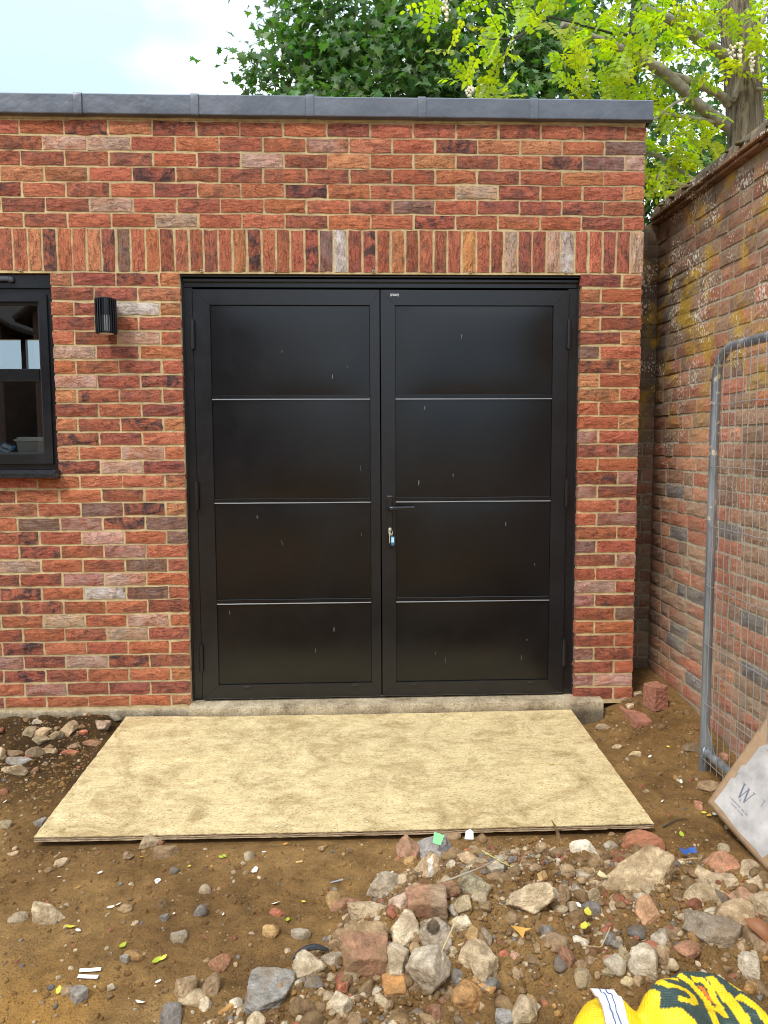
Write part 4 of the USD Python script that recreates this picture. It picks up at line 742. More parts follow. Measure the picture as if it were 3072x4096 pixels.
        st = obj('maker_sticker', bx(1.100, 1.147, YL-0.0009, YL-0.0002, 2.208, 2.222), plain('sticker_black', (0.03, 0.03, 0.03)), leaf)
        obj('sticker_border', cat([bx(1.1005, 1.1465, YL-0.0013, YL-0.001, 2.2195, 2.2215), bx(1.1005, 1.102, YL-0.0013, YL-0.001, 2.2085, 2.219), bx(1.145, 1.1465, YL-0.0013, YL-0.001, 2.2085, 2.219), bx(1.113, 1.138, YL-0.0013, YL-0.001, 2.2135, 2.216), bx(1.1055, 1.109, YL-0.0013, YL-0.001, 2.2115, 2.216)]), plain('sticker_white', (0.75, 0.75, 0.75)), st)

keys = thing('key_bunch', 'keys on a ring with a pale blue fob hanging from the door lock', 'keys', (1.0925, 0.0, 0.968))
kb = trimesh.creation.cylinder(0.0085, 0.0022, sections=18); kb.apply_transform(trimesh.transformations.rotation_matrix(math.pi/2, [0, 1, 0])); kb.apply_translation([1.0915, YL-0.035, 0.971])
obj('key', cat([kb, bx(1.0905, 1.0925, YL-0.030, YL-0.012, 0.9675, 0.9705), cyl((1.090, YL-0.0355, 0.966), (1.0955, YL-0.0345, 0.973), 0.0065, 12)]), KEY_METAL, keys, smooth=30)
ring = [[1.0945+0.0115*math.cos(a), YL-0.036+0.003*math.sin(a), 0.954+0.012*math.sin(a)] for a in np.linspace(0, 2*math.pi, 25)]
obj('key_ring', tube(ring, 0.0010, 6), KEY_METAL, keys, smooth=True)
obj('key', cat([bbx(1.0865, 1.0925, YL-0.037, YL-0.035, 0.895, 0.938, 0.0008), bbx(1.086, 1.0945, YL-0.0385, YL-0.036, 0.934, 0.952, 0.0008)]), KEY_METAL, keys)
obj('chain_link', tube([[1.101+0.0030*math.cos(a), YL-0.037, 0.938+0.009*math.sin(a)] for a in np.linspace(0, 2*math.pi, 17)], 0.0008, 5), KEY_METAL, keys)
fob = unary_union([sbox(1.0965, 0.892, 1.1155, 0.931), Point(1.106, 0.892).buffer(0.0095)])
fb = obj('key_fob', prism_xz(fob, YL-0.040, YL-0.035), plain('blue_plastic', (0.03, 0.14, 0.26), 0.2), keys)
obj('paper_insert', bx(1.0985, 1.1135, YL-0.0412, YL-0.0403, 0.899, 0.926), plain('pale_blue_paper', (0.40, 0.66, 0.80), 0.5), fb)

# ------------------------------------------------------------------ window, sill and the things behind its glass
win = thing('window', 'black framed casement window with a horizontal glazing bar left of the lamp', 'window', (-1.26, 0.05, WZ0))
y0 = 0.035
sash = [(WX0+0.055, WX1-0.048)]
fm = cat(mitred(WX0+0.004, WX1-0.003, 1.302, 2.243, 0.03, 0.028, 0.03, 0.03, y0, 0.10))
obj('window_frame', fm, BLACK_PAINT, win)
obj('head_box', bbx(WX0+0.004, WX1-0.003, y0-0.012, 0.10, 2.2445, 2.314), BLACK_PAINT, win)
obj('trickle_vent', cat([bbx(-1.6, -0.870, y0-0.038, y0-0.0125, 2.277, 2.300, 0.006), bbx(-0.885, -0.853, y0-0.034, y0-0.0125, 2.272, 2.300, 0.008)]), principled('dark_grey_vent', (0.055, 0.06, 0.068), 0.35), win)
sm_ = mitred(WX0+0.0345, WX1-0.0315, 1.3325, 2.2125, 0.052, 0.043, 0.05, 0.036, y0-0.014, 0.09)
sash_o = obj('sash', cat(sm_), BLACK_PAINT, win)
gx0, gx1, gz0, gz1 = WX0+0.0865, WX1-0.0745, 1.3825, 2.1765
obj('glazing_bead', cat(mitred(gx0-0.0005, gx1+0.0005, gz0, gz1, 0.012, 0.012, 0.012, 0.014, y0+0.004, 0.07)), BLACK_TRIM, sash_o)
obj('glazing_bar', bbx(gx0+0.0125, gx1-0.0125, y0+0.001, 0.066, 1.768, 1.832, 0.004), BLACK_PAINT, sash_o)
for za, zb in ((gz0+0.0125, 1.7675), (1.8325, gz1-0.0145)):
    obj('pane', bx(gx0+0.0125, gx1-0.0125, 0.052, 0.056, za, zb), GLASS, sash_o)
so = Polygon([(-0.062, 1.262), (-0.062, 1.284), (0.03, 1.300), (0.03, 1.276), (-0.05, 1.270), (-0.05, 1.262)])
sill = trimesh.creation.extrude_polygon(so, 1.222); vv = sill.vertices.copy(); sill.vertices = np.stack([vv[:, 2] + WX0-0.012, vv[:, 0], vv[:, 1]], 1); sill.fix_normals()
so_ = obj('window_sill', sill, principled('rain_marked_black_sill', (0.010, 0.0105, 0.012), 0.28, vary=(60, 0.5), bump=(90, 3, 0.0008)), win)
obj('sill_end_cap', bbx(WX1-0.003, WX1+0.010, -0.066, 0.006, 1.256, 1.303, 0.004), BLACK_TRIM, so_)
IN_SILL = plain('dark_grey_board', (0.06, 0.06, 0.06))
obj('inner_sill', bx(WX0+0.09, WX1-0.078, 0.0575, 0.36, 1.352, 1.372), IN_SILL, win)
tub = thing('plastic_tub', 'clear plastic tub with a white lid on the inner window sill', 'tub', (-0.82, 0.16, 1.362))
def tapered(x0, x1, y0_, y1_, z0, z1, g):
    m = bx(x0, x1, y0_, y1_, z0, z1); v = m.vertices; lo = v[:, 2] < (z0+z1)/2
    v[lo, 0] = (v[lo, 0]-(x0+x1)/2)*g + (x0+x1)/2; v[lo, 1] = (v[lo, 1]-(y0_+y1_)/2)*g + (y0_+y1_)/2; m.vertices = v; return m
TUBP = mat('cloudy_plastic', {'t': ('transparent_bsdf', {'color': (0.85, 0.86, 0.86)}), 'd': ('principled_bsdf', {'base_color': (0.80, 0.80, 0.79), 'roughness': 0.35}), 'm': ('mix_closure', {'fac': 0.55})}, [('t.BSDF', 'm.closure1'), ('d.BSDF', 'm.closure2')], 'm.closure')
obj('tub_body', tapered(-0.905, -0.725, 0.075, 0.22, 1.373, 1.452, 0.90), TUBP, tub)
obj('tub_lid', cat([bbx(-0.918, -0.712, 0.066, 0.232, 1.453, 1.464, 0.004), bbx(-0.905, -0.725, 0.076, 0.22, 1.4645, 1.476, 0.005)]), plain('white_lid', (0.88, 0.88, 0.85), 0.4), tub)
obj('lid_clip', bbx(-0.728, -0.722, 0.058, 0.065, 1.452, 1.480, 0.001), plain('yellow_clip', (0.65, 0.45, 0.03), 0.4), tub)
def packet(name, label, x, z, w, hh, ang, col, band, col2):
    t = thing(name, label, 'packet', (x, 0.15, z))
    c, s = math.cos(ang), math.sin(ang)
    def put(m):
        v = m.vertices.copy(); X = v[:, 0]*c - v[:, 1]*s + x; Yq = v[:, 0]*s + v[:, 1]*c; m.vertices = np.stack([X, 0.085 + 0.35*Yq*0.9, z + 0.012 + 0.70*(Yq+hh/2) + v[:, 2]], 1); return m
    b = bbx(-w/2, w/2, -hh/2, hh/2, 0, 0.006, 0.002); bo = obj('wrapper', put(b), plain(name+'_wrap', col, 0.3), t)
    obj('printed_panel', put(bx(-w*0.36, w*0.36, -hh*0.34, hh*0.30, 0.0068, 0.0075)), plain(name+'_panel', col2, 0.35), bo)
    obj('printed_band', put(bx(-w*0.30, w*0.30, -hh*0.18, -hh*0.02, 0.0082, 0.0088)), plain(name+'_band', band, 0.4), bo)
packet('blue_packet', 'blue and white packet lying beside the plastic tub behind the window', -0.965, 1.372, 0.075, 0.075, -0.45, (0.03, 0.28, 0.62), (0.05, 0.16, 0.35), (0.62, 0.75, 0.82))
packet('green_packet', 'green packet with yellow print behind the window, left of the blue one', -1.035, 1.372, 0.070, 0.055, -0.5, (0.02, 0.22, 0.09), (0.55, 0.50, 0.08), (0.10, 0.07, 0.06))

# ------------------------------------------------------------------ wall lamp
lamp = thing('wall_lamp', 'black finned cylinder lamp on the brick wall between window and doors', 'lamp', (-0.358, 0, 2.0))
lx, ly, lz0, lz1, lr = -0.360, -0.075, 1.998, 2.178, 0.044
body = cat([cyl((lx, ly, lz0+0.004), (lx, ly, lz0+0.09), lr*0.80, 28), cyl((lx, ly, lz0+0.0905), (lx, ly, lz1), lr*0.94, 28)])
obj('lamp_body', cat([cyl((lx, ly, lz0+0.0905), (lx, ly, lz1-0.003), lr*0.94, 28), cyl((lx, ly, lz1-0.0025), (lx, ly, lz1), lr*0.7, 28), cyl((lx, ly, lz0+0.001), (lx, ly, lz0+0.010), lr*0.97, 28)]), BLACK_PAINT, lamp, smooth=35)
obj('diffuser', cat([cyl((lx, ly, lz0+0.011), (lx, ly, lz0+0.090), lr*0.88, 28), cyl((lx, ly, lz0-0.0005), (lx, ly, lz0+0.0005), lr*0.8, 28)]), plain('white_diffuser', (0.72, 0.75, 0.74), 0.5), lamp)
for k in range(24):
    a = 2*math.pi*k/24
    f = bbx(-0.0024, 0.0024, lr*0.86, lr*1.22, lz0, lz1-0.006, 0.0008); f.apply_transform(trimesh.transformations.rotation_matrix(a, [0, 0, 1])); f.apply_translation([lx, ly, 0])
    obj('fin', f, BLACK_PAINT, lamp)
obj('wall_mount', bbx(lx-0.028, lx+0.028, ly+lr*0.9, -0.0025, lz0+0.02, lz1-0.02), BLACK_PAINT, lamp)

# ------------------------------------------------------------------ old boundary wall on the right
OX, OZ0, OZ1, OP = 2.73, -0.22, 2.725, 0.0785
OT = [((0.34, 0.145, 0.092), 5), ((0.30, 0.150, 0.100), 4), ((0.37, 0.195, 0.12), 3), ((0.28, 0.185, 0.125), 4), ((0.22, 0.14, 0.105), 2), ((0.15, 0.14, 0.135), 0.6)]
OTW = np.array([w for _, w in OT], float); OTW /= OTW.sum()
old = thing('boundary_wall', 'old lichen stained brick boundary wall with a rounded brick coping at the right', 'wall', (2.85, -1.0, -0.2))
obj('wall_core', cat([bx(OX+0.0045, OX+0.22, -3.6, 6.0, -0.4, OZ1), bx(2.452, OX+0.004, 0.5215, 0.78, -0.4, OZ1-0.002)]), OLD_MORTAR, old)
def face_x(m, y_of_x=True):
    """turn a brick modelled on the x-z face into one on the plane x = OX (running along -y)"""
    v = m.vertices.copy(); m.vertices = np.stack([OX + v[:, 1], -v[:, 0], v[:, 2]], 1); return m
def old_tone(r, z):
    c = np.array(OT[r.choice(len(OT), p=OTW)][0]); 
    if z < 0.9 and r.random() < 0.07: c = np.array((0.13, 0.125, 0.125))
    return c*r.uniform(0.95, 1.35)*np.array([1.06, 1.0, 0.95])
far_ms, far_ts = [], []
r = np.random.default_rng(21); near_count = 0
for i in range(int((OZ1-OZ0)/OP)):
    z0 = OZ0 + i*OP + 0.006; z1 = z0 + OP - 0.015
    s = -0.52 + r.uniform(0, 0.2)*0; k = int(r.integers(0, 2)); s -= r.uniform(0.0, 0.11)
    while s < 3.45:
        w = 0.222 if (k % 3 != 2) else 0.106
        w += r.normal(0, 0.004); k += 1
        a, b = max(s, -0.5225), s + w
        if b - a > 0.03:
            m = face_x(brick_mesh(a, b, z0 + r.normal(0, 0.0015), z1 + r.normal(0, 0.0015), 0.10, int(r.integers(1e9)), y0=-0.0012+np.clip(r.normal(0, 0.0016), -0.003, 0.0022)))
            t = old_tone(r, z0)
            if b < 1.02 and near_count < 262:
                obj('header_brick' if w < 0.15 else 'brick', m, OLD_BRICK, old, tone=t); near_count += w > 0.15
            else:
                far_ms.append(m); far_ts.append(np.tile(t, (len(m.vertices), 1)))
        s = b + 0.014
tag(obj('brick_courses', cat(far_ms), OLD_BRICK, old, tone=np.vstack(far_ts)), kind='stuff')
# short return of the old wall behind the garage corner
ms = []
for i in range(int((OZ1-OZ0)/OP)):
    z0 = OZ0 + i*OP + 0.006; z1 = z0 + OP - 0.012
    b = brick_mesh(2.455, 2.565 if i % 2 else 2.66, z0, z1, 0.09, 4000+i, y0=0.516)
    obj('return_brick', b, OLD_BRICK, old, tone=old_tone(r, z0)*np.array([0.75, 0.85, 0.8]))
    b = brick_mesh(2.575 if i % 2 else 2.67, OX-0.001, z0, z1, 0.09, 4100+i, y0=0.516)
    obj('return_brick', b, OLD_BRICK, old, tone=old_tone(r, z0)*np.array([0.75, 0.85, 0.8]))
# tile creasing and rounded bricks on edge
TILE = old_surface('old_clay_tile', False, (0.27, 0.10, 0.055), 0.12)
tile_i = 0
for layer, (zz, over) in enumerate([(OZ1+0.003, 0.035), (OZ1+0.023, 0.058)]):
    y = 0.62 - 0.1*layer
    while y > -3.5:
        L_ = 0.262; r2 = np.random.default_rng(600+tile_i); tile_i += 1
        m = bbx(OX-over+r2.normal(0, 0.003), OX+0.27, y-L_+0.006, y, zz+r2.normal(0, 0.001), zz+0.016, 0.003)
        if y > -1.4: obj('creasing_tile', m, TILE, old)
        y -= L_
COPE = old_surface('old_coping_brick', True, None, 0.15)
cms, cts = [], []
y = 0.60; q = 0
while y > -3.45:
    r2 = np.random.default_rng(800+q); q += 1
    a = np.linspace(0, math.pi, 9); rad = 0.105
    prof = Polygon([(OX-0.010+0.0, 0)] + [(OX+0.105 - (0.115)*math.cos(t), 0.050 + 0.062*math.sin(t)) for t in a] + [(OX+0.22, 0)])
    e = trimesh.creation.extrude_polygon(prof, 0.064); v = e.vertices.copy(); e.vertices = np.stack([v[:, 0] + r2.normal(0, 0.004), y - v[:, 2] + r2.normal(0, 0.001), v[:, 1] + OZ1 + 0.042 + r2.normal(0, 0.003)], 1); e.fix_normals()
    t = np.array((0.20, 0.165, 0.125))*r2.uniform(0.6, 1.5)
    if y > -1.4: obj('coping_brick', e, COPE, old, tone=t, smooth=30)
    else: cms.append(e); cts.append(np.tile(t, (len(e.vertices), 1)))
    y -= 0.0765
tag(obj('coping_courses', cat(cms), COPE, old, tone=np.vstack(cts)), kind='stuff')
obj('coping_mortar', bx(OX+0.0, OX+0.205, -3.45, 0.6, OZ1+0.0405, OZ1+0.118), OLD_MORTAR, old)
# moss cushions along the coping
r = np.random.default_rng(31); ms = []
for q in range(70):
    s = trimesh.creation.icosphere(1, r.uniform(0.006, 0.02)); s.apply_scale([1, 1, 0.5]); yy = r.uniform(-1.4, 0.55); s.apply_translation([OX+r.uniform(-0.02, 0.03), yy, OZ1+0.045+r.uniform(0, 0.06)]); ms.append(s)
tag(obj('moss', cat(ms), principled('dark_moss', (0.10, 0.085, 0.02), 0.95, bump=(200, 3, 0.01)), old, smooth=True), kind='stuff')

# ------------------------------------------------------------------ temporary fence panel
fence = thing('fence_panel', 'galvanised steel mesh fence panel with a rounded tube corner beside the old wall', 'fence', (2.5, -0.76, -0.12))
FX, FY, FT, FR = 2.5, -0.757, 1.832, 0.0205
cpts = [[FX, FY, -0.14], [FX, FY, 0.3], [FX, FY, 0.9], [FX, FY, FT-0.14]] + [[FX, FY-0.14+0.14*math.cos(a), FT-0.14+0.14*math.sin(a)] for a in np.linspace(0.15, math.pi/2, 9)] + [[FX, FY-1.0, FT+0.004], [FX, FY-2.2, FT], [FX, FY-3.2, FT]] + [[FX, FY-3.2-0.14*math.sin(a), FT-0.14+0.14*math.cos(a)] for a in np.linspace(0.15, math.pi/2, 9)] + [[FX, FY-3.34, 0.9], [FX, FY-3.34, -0.14]]
obj('tube_frame', tube(cpts, FR, 14), GALV, fence, smooth=True)
obj('bottom_rail', tube([[FX, FY-0.012, 0.018], [FX, FY-1.5, 0.014], [FX, FY-3.33, 0.018]], 0.0185, 12), GALV, fence, smooth=True)
gp = Polygon([(0.0, 0.0), (0.11, -0.01), (0.0, 0.135)])
for sgn, yb in ((-1, FY-0.018), (1, FY-3.322)):
    g = trimesh.creation.extrude_polygon(gp, 0.003); v = g.vertices.copy(); g.vertices = np.stack([FX - 0.002 + v[:, 2], yb + sgn*v[:, 0], 0.018 + v[:, 1]], 1); g.fix_normals(); obj('gusset_plate', g, GALV, fence)
    obj('weld_bead', tube([[FX, yb, -0.003], [FX-0.015, yb+sgn*0.012, 0.0], [FX-0.02, yb+sgn*0.018, 0.018], [FX-0.015, yb+sgn*0.012, 0.036], [FX, yb, 0.04]], 0.006, 6), GALV, fence, smooth=True)
r = np.random.default_rng(77)
yy = FY - 0.056; k = 0
while yy > FY - 3.32:
    zs = np.linspace(-0.035, FT-0.002 if yy < FY-0.15 else FT-0.14+math.sqrt(max(0.14**2-(0.14-(FY-yy))**2, 0)), 16); w = r.normal(0, 0.0015, 16); w[0] = w[-1] = 0
    if k in (4, 5): w += 0.012*np.exp(-((zs-1.35)/0.18)**2)*(1 if k == 5 else -1)
    obj('vertical_wire', tube(np.stack([np.full(16, FX-FR+0.001)-0.002, yy+w, zs], 1), 0.0015, 5), WIRE, fence); yy -= 0.0555; k += 1
for k in range(8):
    z = 1.591 - 0.2667*k if k < 6 else (-0.005 if k == 6 else 1.72)
    if k == 7: continue
    ys = np.linspace(FY+0.012, FY-3.34, 60); w = r.normal(0, 0.0016, 60) - 0.006*np.sin(np.linspace(0, 9, 60))*(k % 2)
    pts = np.stack([np.full(60, FX-FR+0.001)-0.005, ys, z+w], 1)
    pts = np.vstack([[[FX+0.004, FY+FR+0.003, z+0.002], [FX-0.012, FY+0.0195, z]], pts[1:]])
    obj('horizontal_wire', tube(pts, 0.0016, 5), WIRE, fence)

# ------------------------------------------------------------------ wrapped package leaning on the fence
A = np.array([2.300, -1.177, -0.024]); e1 = np.array([0.068, -0.373, -0.096]); e1 /= np.linalg.norm(e1)
e2 = np.array([0.20, -0.10, 0.35]); e2 -= e1*(e1@e2); e2 /= np.linalg.norm(e2); nn = np.cross(e1, e2)
if nn[0] > 0: nn = -nn                      # towards the camera's side
pack = thing('cardboard_package', 'flat package in brown card with a torn white label leaning on the fence', 'package', A)
PLN, PW, PTH = 0.46, 0.455, 0.055
def wrap_slab():
    n, m_ = 40, 40; u = np.linspace(0, 1, n); w = np.linspace(0, 1, m_)
    U, Wv = np.meshgrid(u, w, indexing='ij'); Vs = []; Fs = []
    for sgn in (1, -1):
        E = np.minimum(np.minimum(U*PLN, (1-U)*PLN), np.minimum(Wv*PW, (1-Wv)*PW)); R = PTH/2
        thick = np.where(E < R, np.sqrt(np.maximum(R*R-(R-E)**2, 0)), R)
        P3 = np.stack([U*5, Wv*5, np.full_like(U, sgn*3.0)], -1)
        bump_ = 0.010*(meshkit.fbm(P3, 3, 7)-0.5)*sm(0, 0.03, E) - (0.012*sm(0.08, 0, Wv*PW)*(U-0.5)**2)
        P = A + (U*PLN)[..., None]*e1 + (Wv*PW)[..., None]*e2 + ((sgn*thick - PTH/2 + bump_)[..., None])*nn
        base = sum(len(v) for v in Vs); Vs.append(P.reshape(-1, 3)); I = np.arange(n*m_).reshape(n, m_) + base
        q = np.vstack([np.stack([I[:-1, :-1].ravel(), I[1:, :-1].ravel(), I[1:, 1:].ravel()], 1), np.stack([I[:-1, :-1].ravel(), I[1:, 1:].ravel(), I[:-1, 1:].ravel()], 1)])
        Fs.append(q if sgn > 0 else q[:, ::-1])
    return trimesh.Trimesh(np.vstack(Vs), np.vstack(Fs), process=False)
slab = wrap_slab(); obj('wrapped_board', slab, KRAFT, pack, smooth=True)
def on_pack(poly, lift, thick, mat_, name, parent, simplify=True):
    """flat print or paper laid on the package's face: polygon in metres along e1 and e2"""
    pts = trimesh.creation.extrude_polygon(poly, thick) if not isinstance(poly, trimesh.Trimesh) else poly
    v = pts.vertices.copy(); U, Wv = np.clip(v[:, 0]/PLN, 0, 1), np.clip(v[:, 1]/PW, 0, 1)
    b = 0.010*(meshkit.fbm(np.stack([U*5, Wv*5, np.full_like(U, 3.0)], -1), 3, 7)-0.5)*sm(0, 0.03, np.minimum(np.minimum(U*PLN, (1-U)*PLN), np.minimum(Wv*PW, (1-Wv)*PW))) - (0.012*sm(0.08, 0, Wv*PW)*(U-0.5)**2)
    pts.vertices = A + v[:, :1]*e1 + v[:, 1:2]*e2 + (v[:, 2] + lift + b)[:, None]*nn
    return obj(name, pts, mat_, parent, smooth=False)
def gridded(poly, thick, step=0.012):
    x0, y0_, x1, y1_ = poly.bounds; ms = []
    for a in np.arange(x0, x1, step):
        for b in np.arange(y0_, y1_, step):
            c = poly.intersection(sbox(a, b, a+step, b+step))
            for g in getattr(c, 'geoms', [c]):
                if g.area > 1e-7 and g.geom_type == 'Polygon':
                    try: ms.append(trimesh.creation.extrude_polygon(g, thick))
                    except Exception: pass
    return cat(ms)
lab = Polygon([(0.040, 0.040), (0.11, 0.038), (0.20, 0.030), (0.30, 0.034), (0.335, 0.030), (0.35, 0.075), (0.43, 0.09), (0.44, 0.43), (0.085, 0.43), (0.088, 0.36), (0.066, 0.33), (0.062, 0.24), (0.048, 0.225), (0.056, 0.17), (0.042, 0.16), (0.045, 0.10)])
paper = on_pack(gridded(lab, 0.0006), 0.0003, 0, LABEL_PAPER, 'paper_label', pack)
# printed mark: a W with a small a, corner ticks and lines of small print that is too worn to read
def place_text(m, u0, w0, flip=1.0):
    v = m.vertices.copy(); m.vertices = np.stack([u0 + v[:, 0], w0 + v[:, 1], v[:, 2]], 1); return m
Wm = unary_union([LineString([(0.0, 0.05), (0.012, 0)]).buffer(0.0034, cap_style=2), LineString([(0.012, 0), (0.024, 0.047)]).buffer(0.0016, cap_style=2), LineString([(0.024, 0.047), (0.036, 0)]).buffer(0.0034, cap_style=2), LineString([(0.036, 0), (0.049, 0.05)]).buffer(0.0016, cap_style=2), sbox(-0.006, 0.048, 0.008, 0.0505), sbox(0.042, 0.048, 0.055, 0.0505), sbox(0.018, 0.046, 0.030, 0.0485)])
from shapely import affinity
ink = [affinity.translate(affinity.scale(Wm, 1.15, 1.15, origin=(0, 0)), 0.105, 0.125)]
ticks = [LineString([(0.055, 0.175), (0.055, 0.195), (0.062, 0.195)]).buffer(0.0009), LineString([(0.215, 0.165), (0.215, 0.19), (0.205, 0.19)]).buffer(0.0013)]
r = np.random.default_rng(5); lines = []
for row, (n_, wv) in enumerate([(26, 0.098), (17, 0.084)]):
    u = 0.085 + (0.02 if row else 0)
    for q in range(n_):
        w_ = r.uniform(0.0016, 0.0042); 
        if r.random() > 0.12: lines.append(sbox(u, wv, u+w_*0.75, wv+r.uniform(0.004, 0.0068)))
        u += w_ + 0.0012
for g in ink + ticks: on_pack(gridded(g, 0.0003, 0.02), 0.0011, 0, INK, 'printed_mark', paper)
on_pack(cat([gridded(g, 0.0003, 0.02) for g in lines]), 0.0011, 0, INK, 'small_print', paper)
am = meshkit.text_mesh('a', 0.013, 0.0003); on_pack(place_text(am, 0.123, 0.118), 0.0012, 0, INK, 'printed_letter', paper)

# ------------------------------------------------------------------ plywood sheet
ply = thing('plywood_sheet', 'large weathered plywood sheet laid as a ramp on the earth before the doors', 'board', BOARD)
def ply_layer(z_off0, z_off1, grow, seed, mat_, name, parent, top=False):
    nx_, ny_ = 124, 60; r = np.random.default_rng(seed)
    U = np.linspace(-BL/2, BL/2, nx_); Wv = np.linspace(0, -BWD, ny_); X, Y = np.meshgrid(U, Wv)
    ex = r.normal(0, 0.0010, ny_)+grow; ey = r.normal(0, 0.0012, nx_)+grow
    X = X.copy(); Y = Y.copy(); X[:, 0] += -ex; X[:, -1] += ex; Y[-1, :] += -ey; Y[0, :] += ey*0.5
    # corners a little worn, sheet slightly warped, laid a degree out of square
    P3 = np.stack([X*0.8, Y*0.8, 0*X], -1)
    Zb = board_z(BOARD[1] + Y) + 0.006*(meshkit.fbm(P3, 2, 4)-0.5) + 0.0045*(np.abs(X)/(BL/2))**3
    def lay_(zo): 
        c, s = math.cos(-0.005), math.sin(-0.005)
        return np.stack([BOARD[0] + X*c - Y*s, BOARD[1] + X*s + Y*c, Zb + zo], -1).reshape(-1, 3)
    T, B = lay_(z_off1), lay_(z_off0); I = np.arange(nx_*ny_).reshape(ny_, nx_); N = nx_*ny_
    q = lambda I: np.vstack([np.stack([I[:-1, :-1].ravel(), I[1:, 1:].ravel(), I[:-1, 1:].ravel()], 1), np.stack([I[:-1, :-1].ravel(), I[1:, :-1].ravel(), I[1:, 1:].ravel()], 1)])
    Fv = [q(I), (q(I)+N)[:, ::-1]] if top else [(q(I)+N)[:, ::-1]]
    ring = np.concatenate([I[0, :], I[1:, -1], I[-1, -2::-1], I[-2:0:-1, 0]]); nxt = np.roll(ring, -1)
    Fv += [np.stack([ring, nxt, nxt+N], 1), np.stack([ring, nxt+N, ring+N], 1)]
    return obj(name, trimesh.Trimesh(np.vstack([T, B]), np.vstack(Fv), process=False), mat_, parent, smooth=40)
ply_layer(-0.0035, 0.0, 0.0, 1, PLY, 'top_veneer', ply, True)
ply_layer(-0.0080, -0.0037, -0.0015, 2, PLY_DARK, 'veneer', ply)
ply_layer(-0.0125, -0.0082, -0.0003, 3, PLY_EDGE, 'veneer', ply)
ply_layer(-0.0165, -0.0127, -0.0018, 4, PLY_DARK, 'veneer', ply)
ply_layer(-0.0205, -0.0167, -0.0006, 5, PLY_EDGE, 'veneer', ply, True)

# ------------------------------------------------------------------ stones of the rubble
SC = {'pink': (0.40, 0.20, 0.135), 'bluegrey': (0.23, 0.235, 0.245), 'tan': (0.36, 0.25, 0.145), 'grey': (0.31, 0.27, 0.215), 'ochre': (0.36, 0.215, 0.075), 'redbrown': (0.26, 0.105, 0.06), 'beige': (0.44, 0.34, 0.215),
      'pinkgrey': (0.37, 0.265, 0.20), 'brick': (0.33, 0.15, 0.09), 'greengrey': (0.26, 0.235, 0.155), 'ochregrey': (0.27, 0.21, 0.125), 'halfbrick': (0.26, 0.115, 0.065), 'pale': (0.50, 0.42, 0.30), 'palegrey': (0.43, 0.375, 0.29),
      'slate': (0.20, 0.205, 0.205), 'yellowbrick': (0.48, 0.33, 0.165), 'brown': (0.215, 0.135, 0.073), 'darkblue': (0.115, 0.118, 0.125), 'orange': (0.36, 0.17, 0.045), 'cream': (0.58, 0.47, 0.26), 'red': (0.38, 0.085, 0.045), 'slab': (0.46, 0.35, 0.21),
      'orangebrick': (0.45, 0.225, 0.12), 'wetgrey': (0.21, 0.175, 0.135), 'redstone': (0.40, 0.165, 0.095), 'clod': (0.40, 0.305, 0.195), 'white': (0.62, 0.56, 0.45), 'redsmear': (0.38, 0.115, 0.055), 'redbrick': (0.36, 0.125, 0.07), 'dark': (0.12, 0.085, 0.055)}
ICO = {k: trimesh.creation.icosphere(k, 1.0) for k in (1, 2, 3, 4)}
def rock(a, b, c, style, seed, sub=3):
    r = np.random.default_rng(seed); d = ICO[sub].vertices; F = ICO[sub].faces
    if style == 'b':                          # brick shaped: six main planes and some chipped corners
        N = np.vstack([np.eye(3), -np.eye(3)]) + r.normal(0, 0.10, (6, 3)); off = np.array([0.86, 0.80, 0.74]*2)*r.uniform(0.92, 1.06, 6)
        N2 = r.normal(0, 1, (7, 3)); N = np.vstack([N, N2]); off = np.concatenate([off, r.uniform(1.02, 1.2, 7)])
    elif style == 'r':
        N = r.normal(0, 1, (16, 3)); off = r.uniform(0.86, 1.0, 16)
    elif style == 'f':
        N = np.vstack([[0, 0, 1.], [0, 0, -1.], r.normal(0, 1, (8, 3))*np.array([1, 1, 0.2])]); off = np.concatenate([[0.8, 0.8], r.uniform(0.72, 0.95, 8)])
    else:
        N = r.normal(0, 1, (13, 3)); off = r.uniform(0.58, 0.98, 13)
    N = N/np.linalg.norm(N, axis=1, keepdims=True)
    dn = np.maximum(d@N.T, 1e-6); k = {'r': 12, 'a': 60, 'b': 60, 'f': 44}[style]
    rr = np.sum((dn/off)**k + 1e-12, axis=1)**(-1.0/k)
    rr = np.minimum(rr, 1.25)
    q = d*rr[:, None]
    n1 = meshkit.fbm(q*2.3+seed % 97, 4, seed % 1000)-0.5; n2 = meshkit.fbm(q*8+seed % 89, 3, seed % 777)-0.5
    amp = {'r': (0.20, 0.10), 'a': (0.16, 0.17), 'b': (0.10, 0.12), 'f': (0.12, 0.10)}[style]
    q = q*(1 + amp[0]*n1 + amp[1]*n2)[:, None]
    if sub > 3: q = q*(1 + 0.05*(meshkit.fbm(q*21+seed % 53, 3, seed % 555)-0.5))[:, None]
    e = np.abs(q).max(0); q = q/e
    return q*np.array([a, b, c]), F
def cam_axes(yaw):
    rx = np.array([cy, -sy, 0.0]); ry = np.array([sy, cy, 0.0]); c, s = math.cos(yaw), math.sin(yaw)
    return np.stack([rx*c + ry*s, -rx*s + ry*c, [0, 0, 1.0]], 0)
